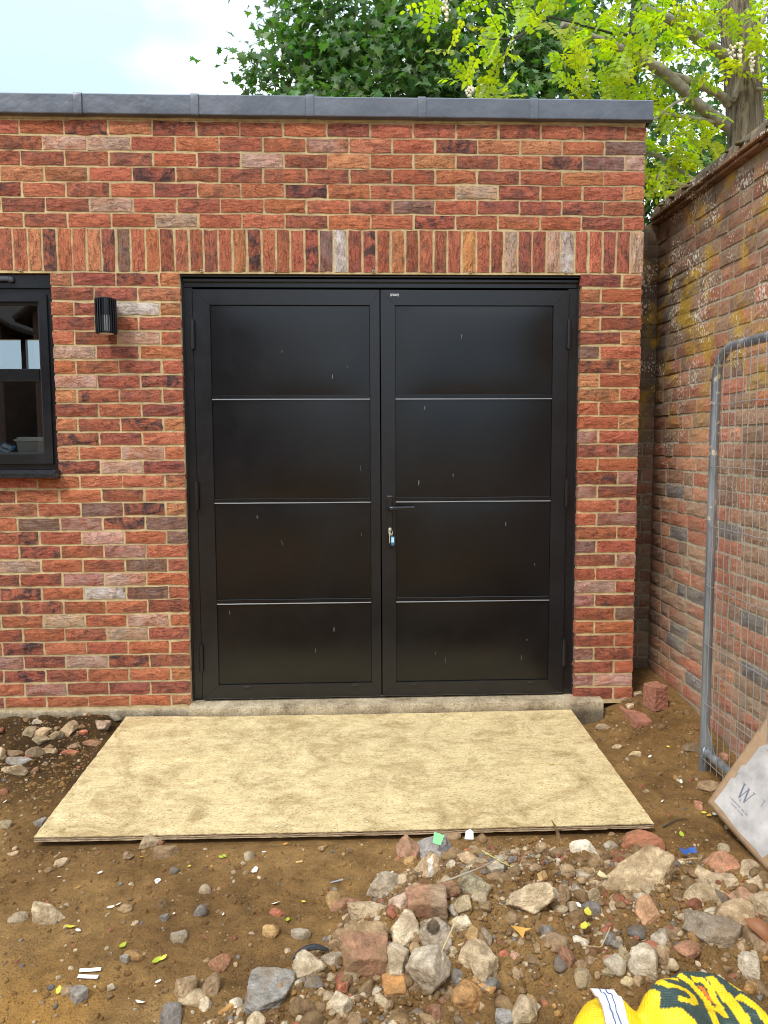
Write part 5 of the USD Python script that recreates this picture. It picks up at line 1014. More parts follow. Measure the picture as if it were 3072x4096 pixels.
for i, (x, y, z, a, b, c, rot_, tone, style, nm, ct, label, grp) in enumerate(STONES):
    r = np.random.default_rng(3000+i)
    q, F = rock(a*1.06, b*1.06, c*1.15, style, 3000+i, 4)
    tilt = trimesh.transformations.rotation_matrix(r.normal(0, 0.16 if style != 'f' else 0.05), [1, 0, 0])[:3, :3] @ trimesh.transformations.rotation_matrix(r.normal(0, 0.14 if style != 'f' else 0.05), [0, 1, 0])[:3, :3]
    q = (q@tilt.T) @ cam_axes(rot_ + r.normal(0, 0.08))
    base = (0.78*np.array(SC[tone]) + 0.22*np.array((0.42, 0.32, 0.20)))*r.uniform(1.1, 1.32); t = np.tile(base, (len(q), 1))
    if tone == 'halfbrick': t[(q@cam_axes(0)[1]) > 0.15*b] = (0.36, 0.245, 0.135)
    if tone == 'brick': t[(q@cam_axes(0)[0]) > 0.1*a] = (0.36, 0.25, 0.16)
    if tone == 'yellowbrick': t[q[:, 2] > 0.4*c] = (0.50, 0.24, 0.08)
    if 'tar patch' in label:
        dd = np.linalg.norm((q - np.array([0.0, -0.25*b, 0.75*c]))/np.array([0.45*a, 0.5*b, 0.5*c]), axis=1); t[dd < 0.8] = (0.03, 0.03, 0.032)
    if 'flecked with' in label:
        dd = np.abs(q[:, 0]/a - 0.05) + 2.4*np.abs(q[:, 1]/b+0.1); t[(q[:, 2] > 0.45*c) & (dd < 0.42)] = (0.75, 0.74, 0.70)
    if 'streak' in label and tone == 'tan' or 'upright next' in label: t[(q[:, 0] > 0.0) & (q[:, 0] < 0.3*a) & (q[:, 1] < 0)] = (0.60, 0.56, 0.48)
    if 'orange face' in label: pass
    P0 = np.array([x, y, z - 0.06*c])
    m = trimesh.Trimesh(q + P0, F, process=False)
    pr = obj(nm, m, ROCK, None, smooth=True, tone=t, loc=P0)
    tag(pr, label, ct, grp)

# gravel and crumbs nobody could count
def scatter(n, seed, dens, rmin, rmax, sub, cols, wts, sink=0.25, xr=(-1.6, 2.7), yr=(-2.75, 0.0), power=2.6):
    r = np.random.default_rng(seed); ms, ts = [], []
    protos = [rock(1, r.uniform(0.65, 1.0), r.uniform(0.5, 0.85), 'ra'[k % 2], 7000+seed+k, sub) for k in range(14)]
    got = 0; Vv, Fv, Tv, base = [], [], [], 0
    while got < n:
        x = r.uniform(*xr, 4000); y = r.uniform(*yr, 4000); keep = r.random(4000) < dens(x, y)
        x, y = x[keep][:n-got], y[keep][:n-got]; z = h(x, y)
        for k in range(len(x)):
            s = rmin + (rmax-rmin)*r.random()**power; q, F = protos[int(r.integers(14))]
            a = r.uniform(0, 2*math.pi); ca, sa = math.cos(a), math.sin(a); R_ = np.array([[ca, -sa, 0], [sa, ca, 0], [0, 0, 1]])
            Vv.append(q@R_.T*s + [x[k], y[k], z[k] + s*(0.6-sink*2)*0.6]); Fv.append(F + base); base += len(q)
            c = np.array(cols[r.choice(len(cols), p=wts)])*r.uniform(0.75, 1.25); Tv.append(np.tile(c, (len(q), 1)))
        got += len(x)
    return trimesh.Trimesh(np.vstack(Vv), np.vstack(Fv), process=False), np.vstack(Tv)
def under_board(x, y): return (x > -0.40) & (x < 2.14) & (y > -1.27)
def d_mound(x, y):
    d = np.interp(x, MX, MY) - y
    p = 0.9*sm(-0.06, 0.12, d)*sm(1.2, 0.6, d)
    p = np.maximum(p, 0.05)
    return np.where(under_board(x, y) | (x > 2.68), 0, p)
def d_mud(x, y):
    p = 0.10 + 0.75*sm(0.0, -0.45, x)*sm(-1.0, -0.5, y) + 0.30*sm(2.1, 2.3, x)*sm(-1.2, -0.3, y) + 0.25*np.exp(-((y+1.33)/0.07)**2) + 0.5*sm(-0.12, 0.0, np.interp(x, MX, MY)-y)*sm(0.25, 0.0, np.interp(x, MX, MY)-y)
    return np.where(under_board(x, y) | (x > 2.68), 0, np.minimum(p, 0.95))
GC = [(0.30, 0.20, 0.105), (0.20, 0.125, 0.06), (0.46, 0.36, 0.23), (0.27, 0.105, 0.06), (0.17, 0.155, 0.14), (0.50, 0.43, 0.32), (0.36, 0.20, 0.07)]
GW = np.array([0.28, 0.30, 0.17, 0.08, 0.08, 0.06, 0.04]); GW = GW/GW.sum()
for args, nm, nlab in [((1500, 1, d_mound, 0.008, 0.034, 2), 'rubble_pieces', 'small broken stones between the larger stones of the heap'), ((9500, 2, d_mound, 0.003, 0.013, 1), 'gravel', 'gravel and crumbs over the rubble heap'), ((4200, 3, d_mud, 0.002, 0.0075, 1), 'pebbles', 'fine pebbles scattered over the mud'), ((220, 4, d_mud, 0.008, 0.020, 2), 'loose_chips', 'loose chips of stone on the mud and along the wall')]:
    m, t = scatter(*args, GC, GW); o = obj(nm, m, ROCK, None, smooth=True, tone=t); tag(o, nlab, 'gravel', kind='stuff')
# crumbs of the earth itself
m, t = scatter(9000, 11, lambda x, y: np.where(under_board(x, y) | (x > 2.68), 0, 0.2 + 0.75*sm(0.45, 0.6, meshkit.fbm(np.stack([x*2.1, y*2.1, 0*x], -1), 3, 14))), 0.003, 0.015, 1, [(0.18, 0.102, 0.038), (0.14, 0.080, 0.030), (0.23, 0.138, 0.054)], [0.45, 0.3, 0.25], sink=0.3)
tag(obj('earth_crumbs', m, SOIL, None, smooth=True, tone=(t[:, :1]/0.18)**0.5*np.array([1.02, 0.98, 0.94])), 'loose crumbs of earth over the mud', 'earth', kind='stuff')

# ------------------------------------------------------------------ litter, twigs and the upright broken brick
gz = lambda x, y: float(h(np.array([x]), np.array([y]))[0])
def single(name, m, mt, label, ct, loc, smooth=False, tone=None, group=None):
    p = obj(name, m, mt, None, smooth=smooth, tone=tone, loc=loc); return tag(p, label, ct, group)
OLDRED = principled('loose_red_brick', (0.30, 0.125, 0.075), 0.9, vary=(30, 0.35), bump=(70, 4, 0.008))
def rough_box(x0, x1, y0_, y1_, z0, z1, seed, amp=0.004):
    m = bbx(x0, x1, y0_, y1_, z0, z1, 0.004); m = m.subdivide_to_size(0.012); P = m.vertices; m.vertices = P + amp*(np.stack([meshkit.fbm(P*60+k*9, 3, seed+k)-0.5 for k in range(3)], 1))*2; return m
zb = gz(2.53, -0.09)
m = rough_box(-0.042, 0.048, -0.05, 0.045, 0, 0.135, 3); v = m.vertices; v[:, 0] += 0.06*np.maximum(0.05-v[:, 2], 0)*3*(v[:, 0] > 0); m.vertices = v
m.apply_transform(trimesh.transformations.rotation_matrix(0.35, [0, 0, 1])); m.apply_translation([2.53, -0.10, zb-0.012])
single('broken_brick', m, OLDRED, 'broken red brick standing upright in the corner between garage and old wall', 'brick', (2.53, -0.10, zb))
m = rough_box(2.36, 2.455, -0.27, -0.02, gz(2.4, -0.2)-0.05, gz(2.4, -0.25)+0.028, 9); single('buried_brick', m, OLDRED, 'red brick half buried in the soil in front of the right pier', 'brick', (2.40, -0.15, gz(2.4, -0.2)))

GREENP = plain('green_plastic', (0.02, 0.42, 0.06), 0.3); BLUEP = plain('blue_plastic_film', (0.03, 0.09, 0.30), 0.35); WHITEP = plain('white_plastic', (0.80, 0.80, 0.80), 0.4)
YLEAF = plain('yellow_leaf', (0.55, 0.48, 0.05), 0.6); GLEAF = plain('lime_leaf', (0.33, 0.40, 0.03), 0.6); DRY = plain('dry_straw', (0.46, 0.34, 0.17), 0.8); BLEAF = plain('brown_dead_leaf', (0.22, 0.085, 0.03), 0.6); RUBBER = principled('black_rubber', (0.02, 0.02, 0.022), 0.5, bump=(90, 3, 0.004)); PETALM = plain('white_petal', (0.78, 0.75, 0.66), 0.6)
WOOD = principled('rotten_wood', (0.20, 0.125, 0.055), 0.9, vary=(50, 0.4), bump=(60, 4, 0.008))
def flake(pts, thick, x, y, z, yaw, tilt=(0.2, 0.1), curl=0.0):
    m = trimesh.creation.extrude_polygon(Polygon(pts), thick).subdivide_to_size(0.006); v = m.vertices; v[:, 2] += curl*(v[:, 0]**2 - 0.4*v[:, 1]**2)*60
    m.vertices = v
    for a, ax in ((tilt[0], [1, 0, 0]), (tilt[1], [0, 1, 0]), (yaw, [0, 0, 1])): m.apply_transform(trimesh.transformations.rotation_matrix(a, ax))
    m.apply_translation([x, y, z]); return m
sq = lambda w, d: [(-w/2, -d/2), (w/2, -d/2), (w/2, d/2), (-w/2, d/2)]
def on_ground(dx): return dx
gp_ = (1.196, -1.44); single('green_scrap', flake([(-.016, -.018), (.014, -.02), (.02, .016), (-.018, .02)], 0.0015, *gp_, gz(*gp_)+0.075, -0.3, (0.9, 0.1)), GREENP, 'bright green plastic scrap on the crest of the rubble heap', 'scrap', (*gp_, gz(*gp_)+0.075))
p = (2.121, -1.44); single('blue_film', flake([(-.035, -.012), (-.01, -.02), (.005, -.008), (.03, -.016), (.036, .010), (.012, .013), (-.004, .004), (-.03, .012)], 0.0012, *p, gz(*p)+0.035, 0.1, (0.35, 0.1), 0.12), BLUEP, 'crumpled blue plastic film behind the pale dusty clods', 'scrap', (*p, gz(*p)))
p = (0.195, -1.497); rg = tube([[p[0]+0.0085*math.cos(a), p[1]+0.0075*math.sin(a)+0.004, gz(*p)+0.003] for a in np.linspace(0, 2*math.pi, 21)], 0.0025, 6)
single('pull_ring', cat([rg, bbx(p[0]-0.004, p[0]+0.005, p[1]-0.014, p[1]-0.004, gz(*p)+0.001, gz(*p)+0.004, 0.001)]), WHITEP, 'white plastic pull ring on the bare mud', 'litter', (*p, gz(*p)))
for p, w, yaw, lb in (((0.119, -1.963), 0.060, 0.10, 'upper of two white plastic strips on the mud at the bottom left'), ((0.122, -1.990), 0.058, -0.06, 'lower of two white plastic strips on the mud at the bottom left')):
    single('plastic_strip', flake(sq(w, 0.011), 0.0012, *p, gz(*p)+0.006, yaw, (0.25, 0.03), 0.02), WHITEP, lb, 'litter', (*p, gz(*p)))
p = (1.672, -1.285); z = gz(*p); single('wood_splinter', tube([[p[0]+0.012, p[1], z], [p[0]+0.006, p[1], z+0.025], [p[0]-0.004, p[1]-0.002, z+0.05], [p[0]-0.018, p[1]-0.002, z+0.075]], [0.009, 0.007, 0.005, 0.001], 7), WOOD, 'pale wood splinter standing up against the plywood edge', 'wood', (*p, z))
p = (0.687, -1.402); z = gz(*p)+0.004; single('cigarette_butt', tube([[p[0]-0.012, p[1]-0.003, z], [p[0]+0.012, p[1]+0.003, z]], 0.0038, 8), plain('ochre_filter', (0.55, 0.36, 0.12), 0.7), 'yellow cigarette butt on the mud in front of the plywood', 'litter', (*p, z))
p = (0.829, -1.548); z = gz(*p)+0.006; single('nail', tube([[p[0]-0.022, p[1]-0.004, z], [p[0]+0.022, p[1]+0.004, z+0.006]], 0.0022, 6), plain('grey_nail', (0.30, 0.33, 0.36), 0.4), 'grey nail on the earth left of the heap', 'nail', (*p, z))
p = (0.773, -2.125); z = gz(*p)+0.018; ar = [[p[0]-0.052+0.1*t, p[1]-0.018+0.03*t+0.012*math.sin(t*3), z+0.02*math.sin(t*math.pi)] for t in np.linspace(0, 1, 9)]
mm = tube(ar, 0.010*np.array([.25, .6, .9, 1, 1, 1, .9, .7, .4]), 8); v = mm.vertices; v[:, 2] = z + (v[:, 2]-z)*0.7; mm.vertices = v; single('rubber_strip', mm, RUBBER, 'curved black rubber strip left of the yellow brick fragment', 'litter', (*p, z))
p = (1.975, -2.205); z = gz(*p); single('dead_leaf', flake([(-.016, -.04), (.008, -.045), (.022, -.015), (.02, .02), (.0, .045), (-.018, .02)], 0.0012, p[0], p[1], z+0.05, 0.4, (0.5, -0.5), 0.45), BLEAF, 'curled brown dead leaf beside the printed sack', 'leaf', (*p, z))
p = (1.352, -2.11); z = gz(*p); single('dead_leaf', flake([(-.03, .012), (-.01, -.004), (.0, -.022), (.012, -.002), (.032, .004), (.01, .010), (-.012, .014)], 0.001, p[0], p[1], z+0.022, 0.2, (0.4, 0.2), 0.1), plain('orange_dead_leaf', (0.50, 0.27, 0.05), 0.6), 'small orange dead leaf right of the red brick crumb', 'leaf', (*p, z))
p = (1.329, -1.31); z = gz(*p); single('white_scrap', flake([(-.02, -.016), (.016, -.018), (.018, .008), (.008, .02), (-.012, .012)], 0.001, p[0], p[1], z+0.028, 0.2, (1.0, 0.1), 0.08), WHITEP, 'torn white plastic scrap standing on the crest of the heap', 'scrap', (*p, z))
p = (1.284, -1.51); z = gz(*p)+0.012; mm = rough_box(-0.085, 0.085, -0.016, 0.016, -0.006, 0.008, 17, 0.006); mm.apply_transform(trimesh.transformations.rotation_matrix(0.10, [0, 0, 1])); mm.apply_transform(trimesh.transformations.rotation_matrix(0.25, [1, 0, 0])); mm.apply_translation([p[0], p[1], z]); single('wood_piece', mm, WOOD, 'flat piece of rotten wood on the crest of the heap', 'wood', (*p, z))
def stalk(name, label, pts, rad, mt=DRY):
    pts = [[x, y, gz(x, y)+l] for x, y, l in pts]; t = np.linspace(0, 1, len(pts)); tt = np.linspace(0, 1, 14); P = np.stack([np.interp(tt, t, [q[k] for q in pts]) for k in range(3)], 1)
    return single(name, tube(P, np.linspace(rad, rad*0.5, 14), 5), mt, label, 'stalk', pts[0], smooth=True)
stalk('dry_stalk', 'grey bent stalk arching over the small pale block', [(1.16, -1.985, 0.07), (1.25, -1.955, 0.085), (1.31, -1.88, 0.075), (1.345, -1.79, 0.05)], 0.0032, plain('grey_stalk', (0.30, 0.26, 0.20), 0.8))
stalk('dry_stalk', 'straight pale stalk in front of the big pale grey chunk', [(1.10, -2.225, 0.02), (1.13, -2.19, 0.05), (1.172, -2.135, 0.05)], 0.003)
stalk('dry_stalk', 'yellow straw right of the pebbly concrete chunk', [(1.315, -1.69, 0.05), (1.37, -1.735, 0.035), (1.40, -1.76, 0.02)], 0.0018, plain('yellow_straw', (0.50, 0.45, 0.10), 0.7))
stalk('dry_stalk', 'thin straw by the white strap of the sack', [(1.50, -2.19, 0.03), (1.56, -2.165, 0.02), (1.60, -2.12, 0.03)], 0.002)
stalk('dry_stalk', 'straw lying between the largest slab and the wet grey stone', [(1.97, -1.72, 0.03), (2.02, -1.77, 0.03)], 0.002)
stalk('dry_stalk', 'dark twig on the soil beside the package', [(2.13, -1.20, 0.006), (2.20, -1.175, 0.010), (2.25, -1.16, 0.006)], 0.003, DARK_BARK)
# fallen leaves, petals and paper crumbs
fl = [((-0.013, -1.76), 0.018, YLEAF), ((0.181, -1.856), 0.016, GLEAF), ((0.301, -1.925), 0.021, GLEAF), ((0.318, -1.915), 0.014, YLEAF), ((0.061, -2.048), 0.016, YLEAF), ((0.393, -1.352), 0.012, GLEAF), ((0.405, -1.345), 0.010, GLEAF), ((0.287, -1.407), 0.008, YLEAF), ((0.624, -1.269), 0.011, plain('orange_peel', (0.6, 0.28, 0.06), 0.5)),
      ((2.346, -1.142), 0.020, plain('amber_leaf', (0.62, 0.40, 0.05), 0.6)), ((2.372, -1.135), 0.014, PETALM), ((2.335, -1.118), 0.012, YLEAF), ((2.434, -0.516), 0.010, YLEAF), ((2.176, -1.27), 0.018, GLEAF), ((2.353, -0.854), 0.013, PETALM), ((1.53, -2.107), 0.020, YLEAF), ((1.545, -2.095), 0.012, GLEAF), ((1.568, -2.02), 0.022, YLEAF), ((0.675, -1.745), 0.014, GLEAF), ((0.72, -1.65), 0.010, YLEAF), ((0.10, -1.35), 0.010, YLEAF), ((1.665, -1.855), 0.028, plain('cream_chip', (0.62, 0.54, 0.28), 0.6))]
for q, (p, s, mt) in enumerate(fl):
    rr_ = np.random.default_rng(900+q); z = gz(*p) + (0.030 if d_mound(np.array([p[0]]), np.array([p[1]]))[0] > 0.3 else 0.006)
    pr = single('fallen_leaf', flake([(-s, 0), (-s*.5, -s*.42), (s*.3, -s*.48), (s, 0), (s*.3, s*.5), (-s*.5, s*.4)], 0.0008, p[0], p[1], z, rr_.uniform(0, 6), (rr_.normal(0, .2), rr_.normal(0, .2)), 0.12), mt, 'small fallen leaf lying on the mud and rubble', 'leaf', (*p, z), group='fallen leaves on the earth')
pt_ = [((0.531, -1.456), 0.020), ((-0.02, -1.453), 0.012), ((0.626, -1.653), 0.016), ((0.081, -1.649), 0.013), ((0.10, -1.635), 0.010), ((1.551, -1.989), 0.010), ((1.02, -1.50), 0.012), ((0.30, -1.70), 0.009), ((0.46, -1.70), 0.008), ((-0.16, -1.46), 0.008), ((0.02, -1.78), 0.009), ((0.33, -2.02), 0.009), ((2.20, -1.02), 0.009), ((2.05, -0.80), 0.0), ((2.31, -0.60), 0.011), ((2.27, -0.42), 0.008), ((1.88, -2.16), 0.010), ((1.60, -1.33), 0.010), ((0.55, -1.33), 0.008), ((-0.60, -0.90), 0.010), ((-0.72, -0.45), 0.009), ((0.96, -0.95), 0.0), ((0.30, -2.10), 0.014)]
pt_ = [q for q in pt_ if q[1] > 0]
for q, (p, s) in enumerate(pt_):
    rr_ = np.random.default_rng(1900+q); z = gz(*p) + (0.028 if d_mound(np.array([p[0]]), np.array([p[1]]))[0] > 0.3 else 0.007)
    single('fallen_petal', flake([(-s, 0), (-s*.3, -s*.5), (s*.8, -s*.3), (s, s*.3), (s*.1, s*.5), (-s*.6, s*.4)], 0.0008, p[0], p[1], z, rr_.uniform(0, 6), (rr_.normal(0, .3), rr_.normal(0, .3)), 0.15), PETALM, 'small white petal or paper crumb on the earth', 'petal', (*p, z), group='white petals and crumbs on the earth')
# bits lying on the plywood
for q, (x, y, s) in enumerate([(0.585, -1.20, 0.011), (0.94, -1.18, 0.007), (1.80, -0.72, 0.012), (0.08, -0.35, 0.006)]):
    z = board_z(y) + 0.003
    single('fallen_petal', flake([(-s, 0), (-s*.3, -s*.3), (s*.8, -s*.2), (s, s*.2), (-s*.6, s*.3)], 0.0008, x, y, z, 1.2+q, (0.1, 0.1), 0.1), GLEAF if q == 2 else PETALM, ['white petal near the front edge of the plywood', 'tiny white petal at the middle of the front edge', 'small lime leaf on the right half of the plywood', 'tiny white petal near the back left of the plywood'][q], 'petal', (x, y, z))

# ------------------------------------------------------------------ half buried printed sack
SY, SG, SO = (0.78, 0.55, 0.012), (0.030, 0.055, 0.045), (0.75, 0.17, 0.02)
sack = thing('printed_sack', 'half buried yellow and green woven sack with yellow letters and a white strap', 'sack', (1.68, -2.45, 0.0))
SIL = Polygon([(1.375, -2.85), (1.385, -2.44), (1.435, -2.365), (1.49, -2.325), (1.53, -2.342), (1.565, -2.36), (1.605, -2.335), (1.655, -2.30), (1.70, -2.275), (1.765, -2.262), (1.825, -2.285), (1.865, -2.35), (1.90, -2.45), (1.93, -2.6), (1.95, -2.85)])
xs, ys = np.arange(1.36, 1.97, 0.0035), np.arange(-2.86, -2.25, 0.0035); X, Y = np.meshgrid(xs, ys); pts_ = shapely.points(X.ravel(), Y.ravel())
ins = shapely.contains(SIL, pts_); d = shapely.distance(SIL.exterior, pts_)
hgt = np.where(ins, 0.112*np.sqrt(1-(1-np.minimum(d/0.055, 1))**2)*(1 - 0.35*sm(-2.42, -2.75, Y.ravel())), 0.0)
P3 = np.stack([X.ravel(), Y.ravel(), 0*X.ravel()], 1)
ang = np.arctan2(Y.ravel()+2.75, X.ravel()-1.72)
fold = 0.012*np.sin(ang*11 + 3*meshkit.fbm(P3*4, 2, 3))*np.minimum(d/0.10, 1) + 0.034*(meshkit.fbm(P3*11, 4, 6)-0.5)
valley = 0.034*np.exp(-((X.ravel()-1.575+0.1*(Y.ravel()+2.4))/0.028)**2)
zz = -0.012 + 0.0*X.ravel() + hgt + (fold - valley)*np.minimum(hgt/0.08, 1)
tone_ = np.tile(np.array(SY), (len(zz), 1))
def paint(poly, col):
    tone_[shapely.contains(poly, pts_)] = col
line = lambda p, w: LineString(p).buffer(w, cap_style=2, join_style=1)
paint(Polygon([(1.605, -2.362), (1.640, -2.315), (1.70, -2.30), (1.761, -2.296), (1.822, -2.315), (1.862, -2.37), (1.90, -2.459), (1.95, -2.6), (1.66, -2.60), (1.675, -2.489), (1.655, -2.449), (1.612, -2.434), (1.628, -2.396)]), SG)
paint(line([(1.61, -2.34), (1.655, -2.294), (1.71, -2.274), (1.765, -2.268), (1.822, -2.29), (1.862, -2.35), (1.89, -2.42)], 0.013), SO)
for p_, w_ in [([(1.696, -2.341), (1.672, -2.337), (1.646, -2.348), (1.637, -2.366), (1.654, -2.380), (1.692, -2.382), (1.708, -2.394), (1.704, -2.413), (1.690, -2.430), (1.661, -2.420)], 0.0085), ([(1.704, -2.322), (1.724, -2.350), (1.742, -2.398), (1.728, -2.453), (1.719, -2.56)], 0.0085), ([(1.733, -2.335), (1.760, -2.334), (1.767, -2.358), (1.764, -2.403), (1.760, -2.450), (1.740, -2.415)], 0.0075), ([(1.782, -2.326), (1.790, -2.386), (1.792, -2.43), (1.794, -2.472), (1.789, -2.56)], 0.011), ([(1.824, -2.350), (1.836, -2.388)], 0.010), ([(1.812, -2.405), (1.838, -2.458), (1.845, -2.515), (1.842, -2.56)], 0.012)]: paint(line(p_, w_), SY)
paint(Polygon([(1.738, -2.350), (1.752, -2.357), (1.757, -2.39), (1.760, -2.416), (1.745, -2.38)]), SO)
I = np.arange(len(zz)).reshape(X.shape); good = (ins.reshape(X.shape))
cell = good[:-1, :-1] | good[1:, :-1] | good[:-1, 1:] | good[1:, 1:]
a_, b_, c_, d_ = I[:-1, :-1][cell], I[:-1, 1:][cell], I[1:, 1:][cell], I[1:, :-1][cell]
Fs = np.vstack([np.stack([a_, b_, c_], 1), np.stack([a_, c_, d_], 1)]); zz[~ins] = -0.05
used, Fu = np.unique(Fs, return_inverse=True)
obj('sack_cloth', trimesh.Trimesh(np.stack([X.ravel(), Y.ravel(), zz], 1)[used], Fu.reshape(Fs.shape), process=False), VCOL, sack, smooth=True, tone=tone_[used])
def sack_z(x, y): 
    from scipy.interpolate import RegularGridInterpolator as R_
    return R_((ys, xs), zz.reshape(X.shape), bounds_error=False, fill_value=0.05)(np.stack([y, x], -1))
n1_, n2_ = 26, 10; t1 = np.linspace(0, 1, n1_); t2 = np.linspace(-1, 1, n2_)
cl = np.stack([np.interp(t1, [0, 0.4, 1], [1.512, 1.505, 1.480]), np.interp(t1, [0, 0.4, 1], [-2.318, -2.40, -2.56])], 1); wd = np.array([0.030, 0.006])
SX = cl[:, None, 0] + t2[None, :]*0.029; SYY = cl[:, None, 1] + t2[None, :]*-0.004
SZ = np.maximum(sack_z(SX, SYY), np.interp(t1, [0, 0.25, 1], [0.055, 0.075, 0.04])[:, None]) + 0.006
Vt_ = np.stack([SX, SYY, SZ], -1).reshape(-1, 3); I = np.arange(n1_*n2_).reshape(n1_, n2_); Ft = np.vstack([np.stack([I[:-1, :-1].ravel(), I[1:, :-1].ravel(), I[1:, 1:].ravel()], 1), np.stack([I[:-1, :-1].ravel(), I[1:, 1:].ravel(), I[:-1, 1:].ravel()], 1)])
top = trimesh.Trimesh(Vt_, Ft, process=False); botm = trimesh.Trimesh(Vt_ - [0, 0, 0.003], Ft[:, ::-1], process=False)
st_ = obj('strap', cat([top, botm]), WHITE_WEB, sack, smooth=False)
for off in (-0.25, 0.25):
    xs_ = cl[:, 0] + off*0.029 + 0.0011*np.sin(np.arange(n1_)*1.7); ys_ = cl[:, 1]; zs_ = np.maximum(sack_z(xs_, ys_), np.interp(t1, [0, 0.25, 1], [0.055, 0.075, 0.04])) + 0.0072
    obj('stitching', tube(np.stack([xs_, ys_, zs_], 1), 0.0011, 5), BLUE_THREAD, st_)
obj('strap_edge', tube(np.stack([SX[:, 0], SYY[:, 0], SZ[:, 0]], 1), 0.0013, 5), plain('orange_thread', (0.45, 0.25, 0.15), 0.7), st_)
# a second printed scrap at the right edge
p = (1.955, -2.40); z = gz(*p); tg = flake([(-.07, .03), (-.02, .05), (.06, -.01), (.09, -.06), (.03, -.05), (-.04, -.005)], 0.0015, p[0]+0.03, p[1]+0.02, z+0.045, 0.1, (0.3, 0.25), 0.03)
tt_ = np.tile(np.array(SG), (len(tg.vertices), 1)); qq = tg.vertices[:, 1]-p[1]+0.8*(tg.vertices[:, 0]-p[0]); tt_[qq > 0.035] = SO; tt_[qq > 0.052] = SY
single('sack_scrap', tg, VCOL, 'torn printed scrap of green, orange and yellow sack cloth at the right edge', 'scrap', (*p, z), tone=tt_)

# ------------------------------------------------------------------ trees behind
def leaf_cloud(P, N, size, shape, faces, r, tones, fold=0.25, hang=0.4):
    """one small folded leaf mesh per point; shape: outline (x along the leaf) in unit size"""
    n = len(P); k = len(shape)
    ax = r.normal(0, 1, (n, 3)); ax[:, 2] -= hang; ax /= np.linalg.norm(ax, axis=1, keepdims=True)
    nr = N + r.normal(0, 0.5, (n, 3)); nr -= ax*np.sum(nr*ax, 1, keepdims=True); nr /= np.maximum(np.linalg.norm(nr, axis=1, keepdims=True), 1e-6); bt = np.cross(nr, ax)
    s = size*r.uniform(0.65, 1.2, n)
    S = np.asarray(shape)
    V_ = P[:, None, :] + s[:, None, None]*(S[None, :, 0, None]*ax[:, None, :] + S[None, :, 1, None]*bt[:, None, :] + (fold*np.abs(S[:, 1]) - 0.25*S[:, 0]**2)[None, :, None]*nr[:, None, :])
    F_ = (np.asarray(faces)[None] + (np.arange(n)*k)[:, None, None]).reshape(-1, 3)
    return V_.reshape(-1, 3), F_, np.repeat(tones, k, axis=0)
MAPLE = [(0, 0), (0.10, -0.16), (-0.05, -0.42), (0.22, -0.33), (0.36, -0.56), (0.46, -0.27), (0.66, -0.30), (0.62, -0.14), (1.0, 0.0), (0.62, 0.14), (0.66, 0.30), (0.46, 0.27), (0.36, 0.56), (0.22, 0.33), (-0.05, 0.42), (0.10, 0.16), (0.42, 0)]
MF = [[16, i, i+1] for i in range(0, 15)] + [[16, 15, 0]]
OVAL = [(0, 0), (0.25, -0.22), (0.62, -0.24), (1.0, 0.0), (0.62, 0.24), (0.25, 0.22)]
OF = [[0, 1, 5], [1, 2, 5], [5, 2, 4], [2, 3, 4]]
def branch(p, q, r0, r1, sag, seed, n=12, wig=0.05):
    r = np.random.default_rng(seed); t = np.linspace(0, 1, n)[:, None]; L = np.linalg.norm(np.subtract(q, p))
    w = np.cumsum(r.normal(0, wig*L/n, (n, 3)), 0); w -= t*w[-1]
    P_ = np.array(p) + (np.array(q)-np.array(p))*t + w + np.array([0, 0, 1])*sag*L*np.sin(math.pi*t)
    return tube(P_, np.linspace(r0, r1, n), 8), P_
# sycamores: dense dark green crowns that hang down behind the garage
def sycamore(name, label, trunk, blobs, nleaf, seed, limbs):
    t = thing(name, label, 'tree', (trunk[0], trunk[1], -0.12)); r = np.random.default_rng(seed)
    m, tp = branch((trunk[0], trunk[1], -0.2), (trunk[0]+0.3, trunk[1]+0.1, 11.5), trunk[2], trunk[2]*0.35, 0, seed, 16, 0.03); obj('trunk', m, DARK_BARK, t, smooth=True)
    for k, (zf, q) in enumerate(limbs):
        i = int(zf); m, bp = branch(tp[i], q, trunk[2]*0.35, 0.012, 0.12, seed+k+1, 14, 0.10); obj('limb', m, DARK_BARK, t, smooth=True)
    P, N, C = [], [], []
    w = np.array([b[4] for b in blobs], float); w /= w.sum()
    for (bx_, by_, bz_, rad, wt), frac in zip(blobs, w):
        n = int(nleaf*frac); u = r.normal(0, 1, (n, 3)); u /= np.linalg.norm(u, axis=1, keepdims=True)
        # leaves sit in layered sprays: clump centres on the blob, leaves round each spray
        nc = max(n//22, 1); cu = r.normal(0, 1, (nc, 3)); cu /= np.linalg.norm(cu, axis=1, keepdims=True); cr = rad*(1 - 0.55*r.random(nc)**1.6)
        cpos = np.array([bx_, by_, bz_]) + cu*cr[:, None]*np.array([1, 0.9, 0.95]); pick = r.integers(0, nc, n)
        off = r.normal(0, 1, (n, 3))*np.array([0.26, 0.26, 0.09]); off[:, 2] -= 0.35*np.maximum(np.hypot(off[:, 0], off[:, 1])-0.1, 0)
        P.append(cpos[pick] + off); N.append(np.array([0, -0.35, 1.0]) + 0.5*cu[pick])
        g = r.uniform(0.7, 1.25, n)*np.repeat(1, n)*r.uniform(0.75, 1.3, nc)[pick]
        C.append(np.stack([0.058*g*r.uniform(0.8, 1.5, n), 0.130*g, 0.030*g], 1))
    P, N, C = np.vstack(P), np.vstack(N), np.vstack(C)
    V_, F_, T_ = leaf_cloud(P, N, 0.132, MAPLE, MF, r, C)
    obj('crown', trimesh.Trimesh(V_, F_, process=False), SYC_LEAF, t, tone=T_)
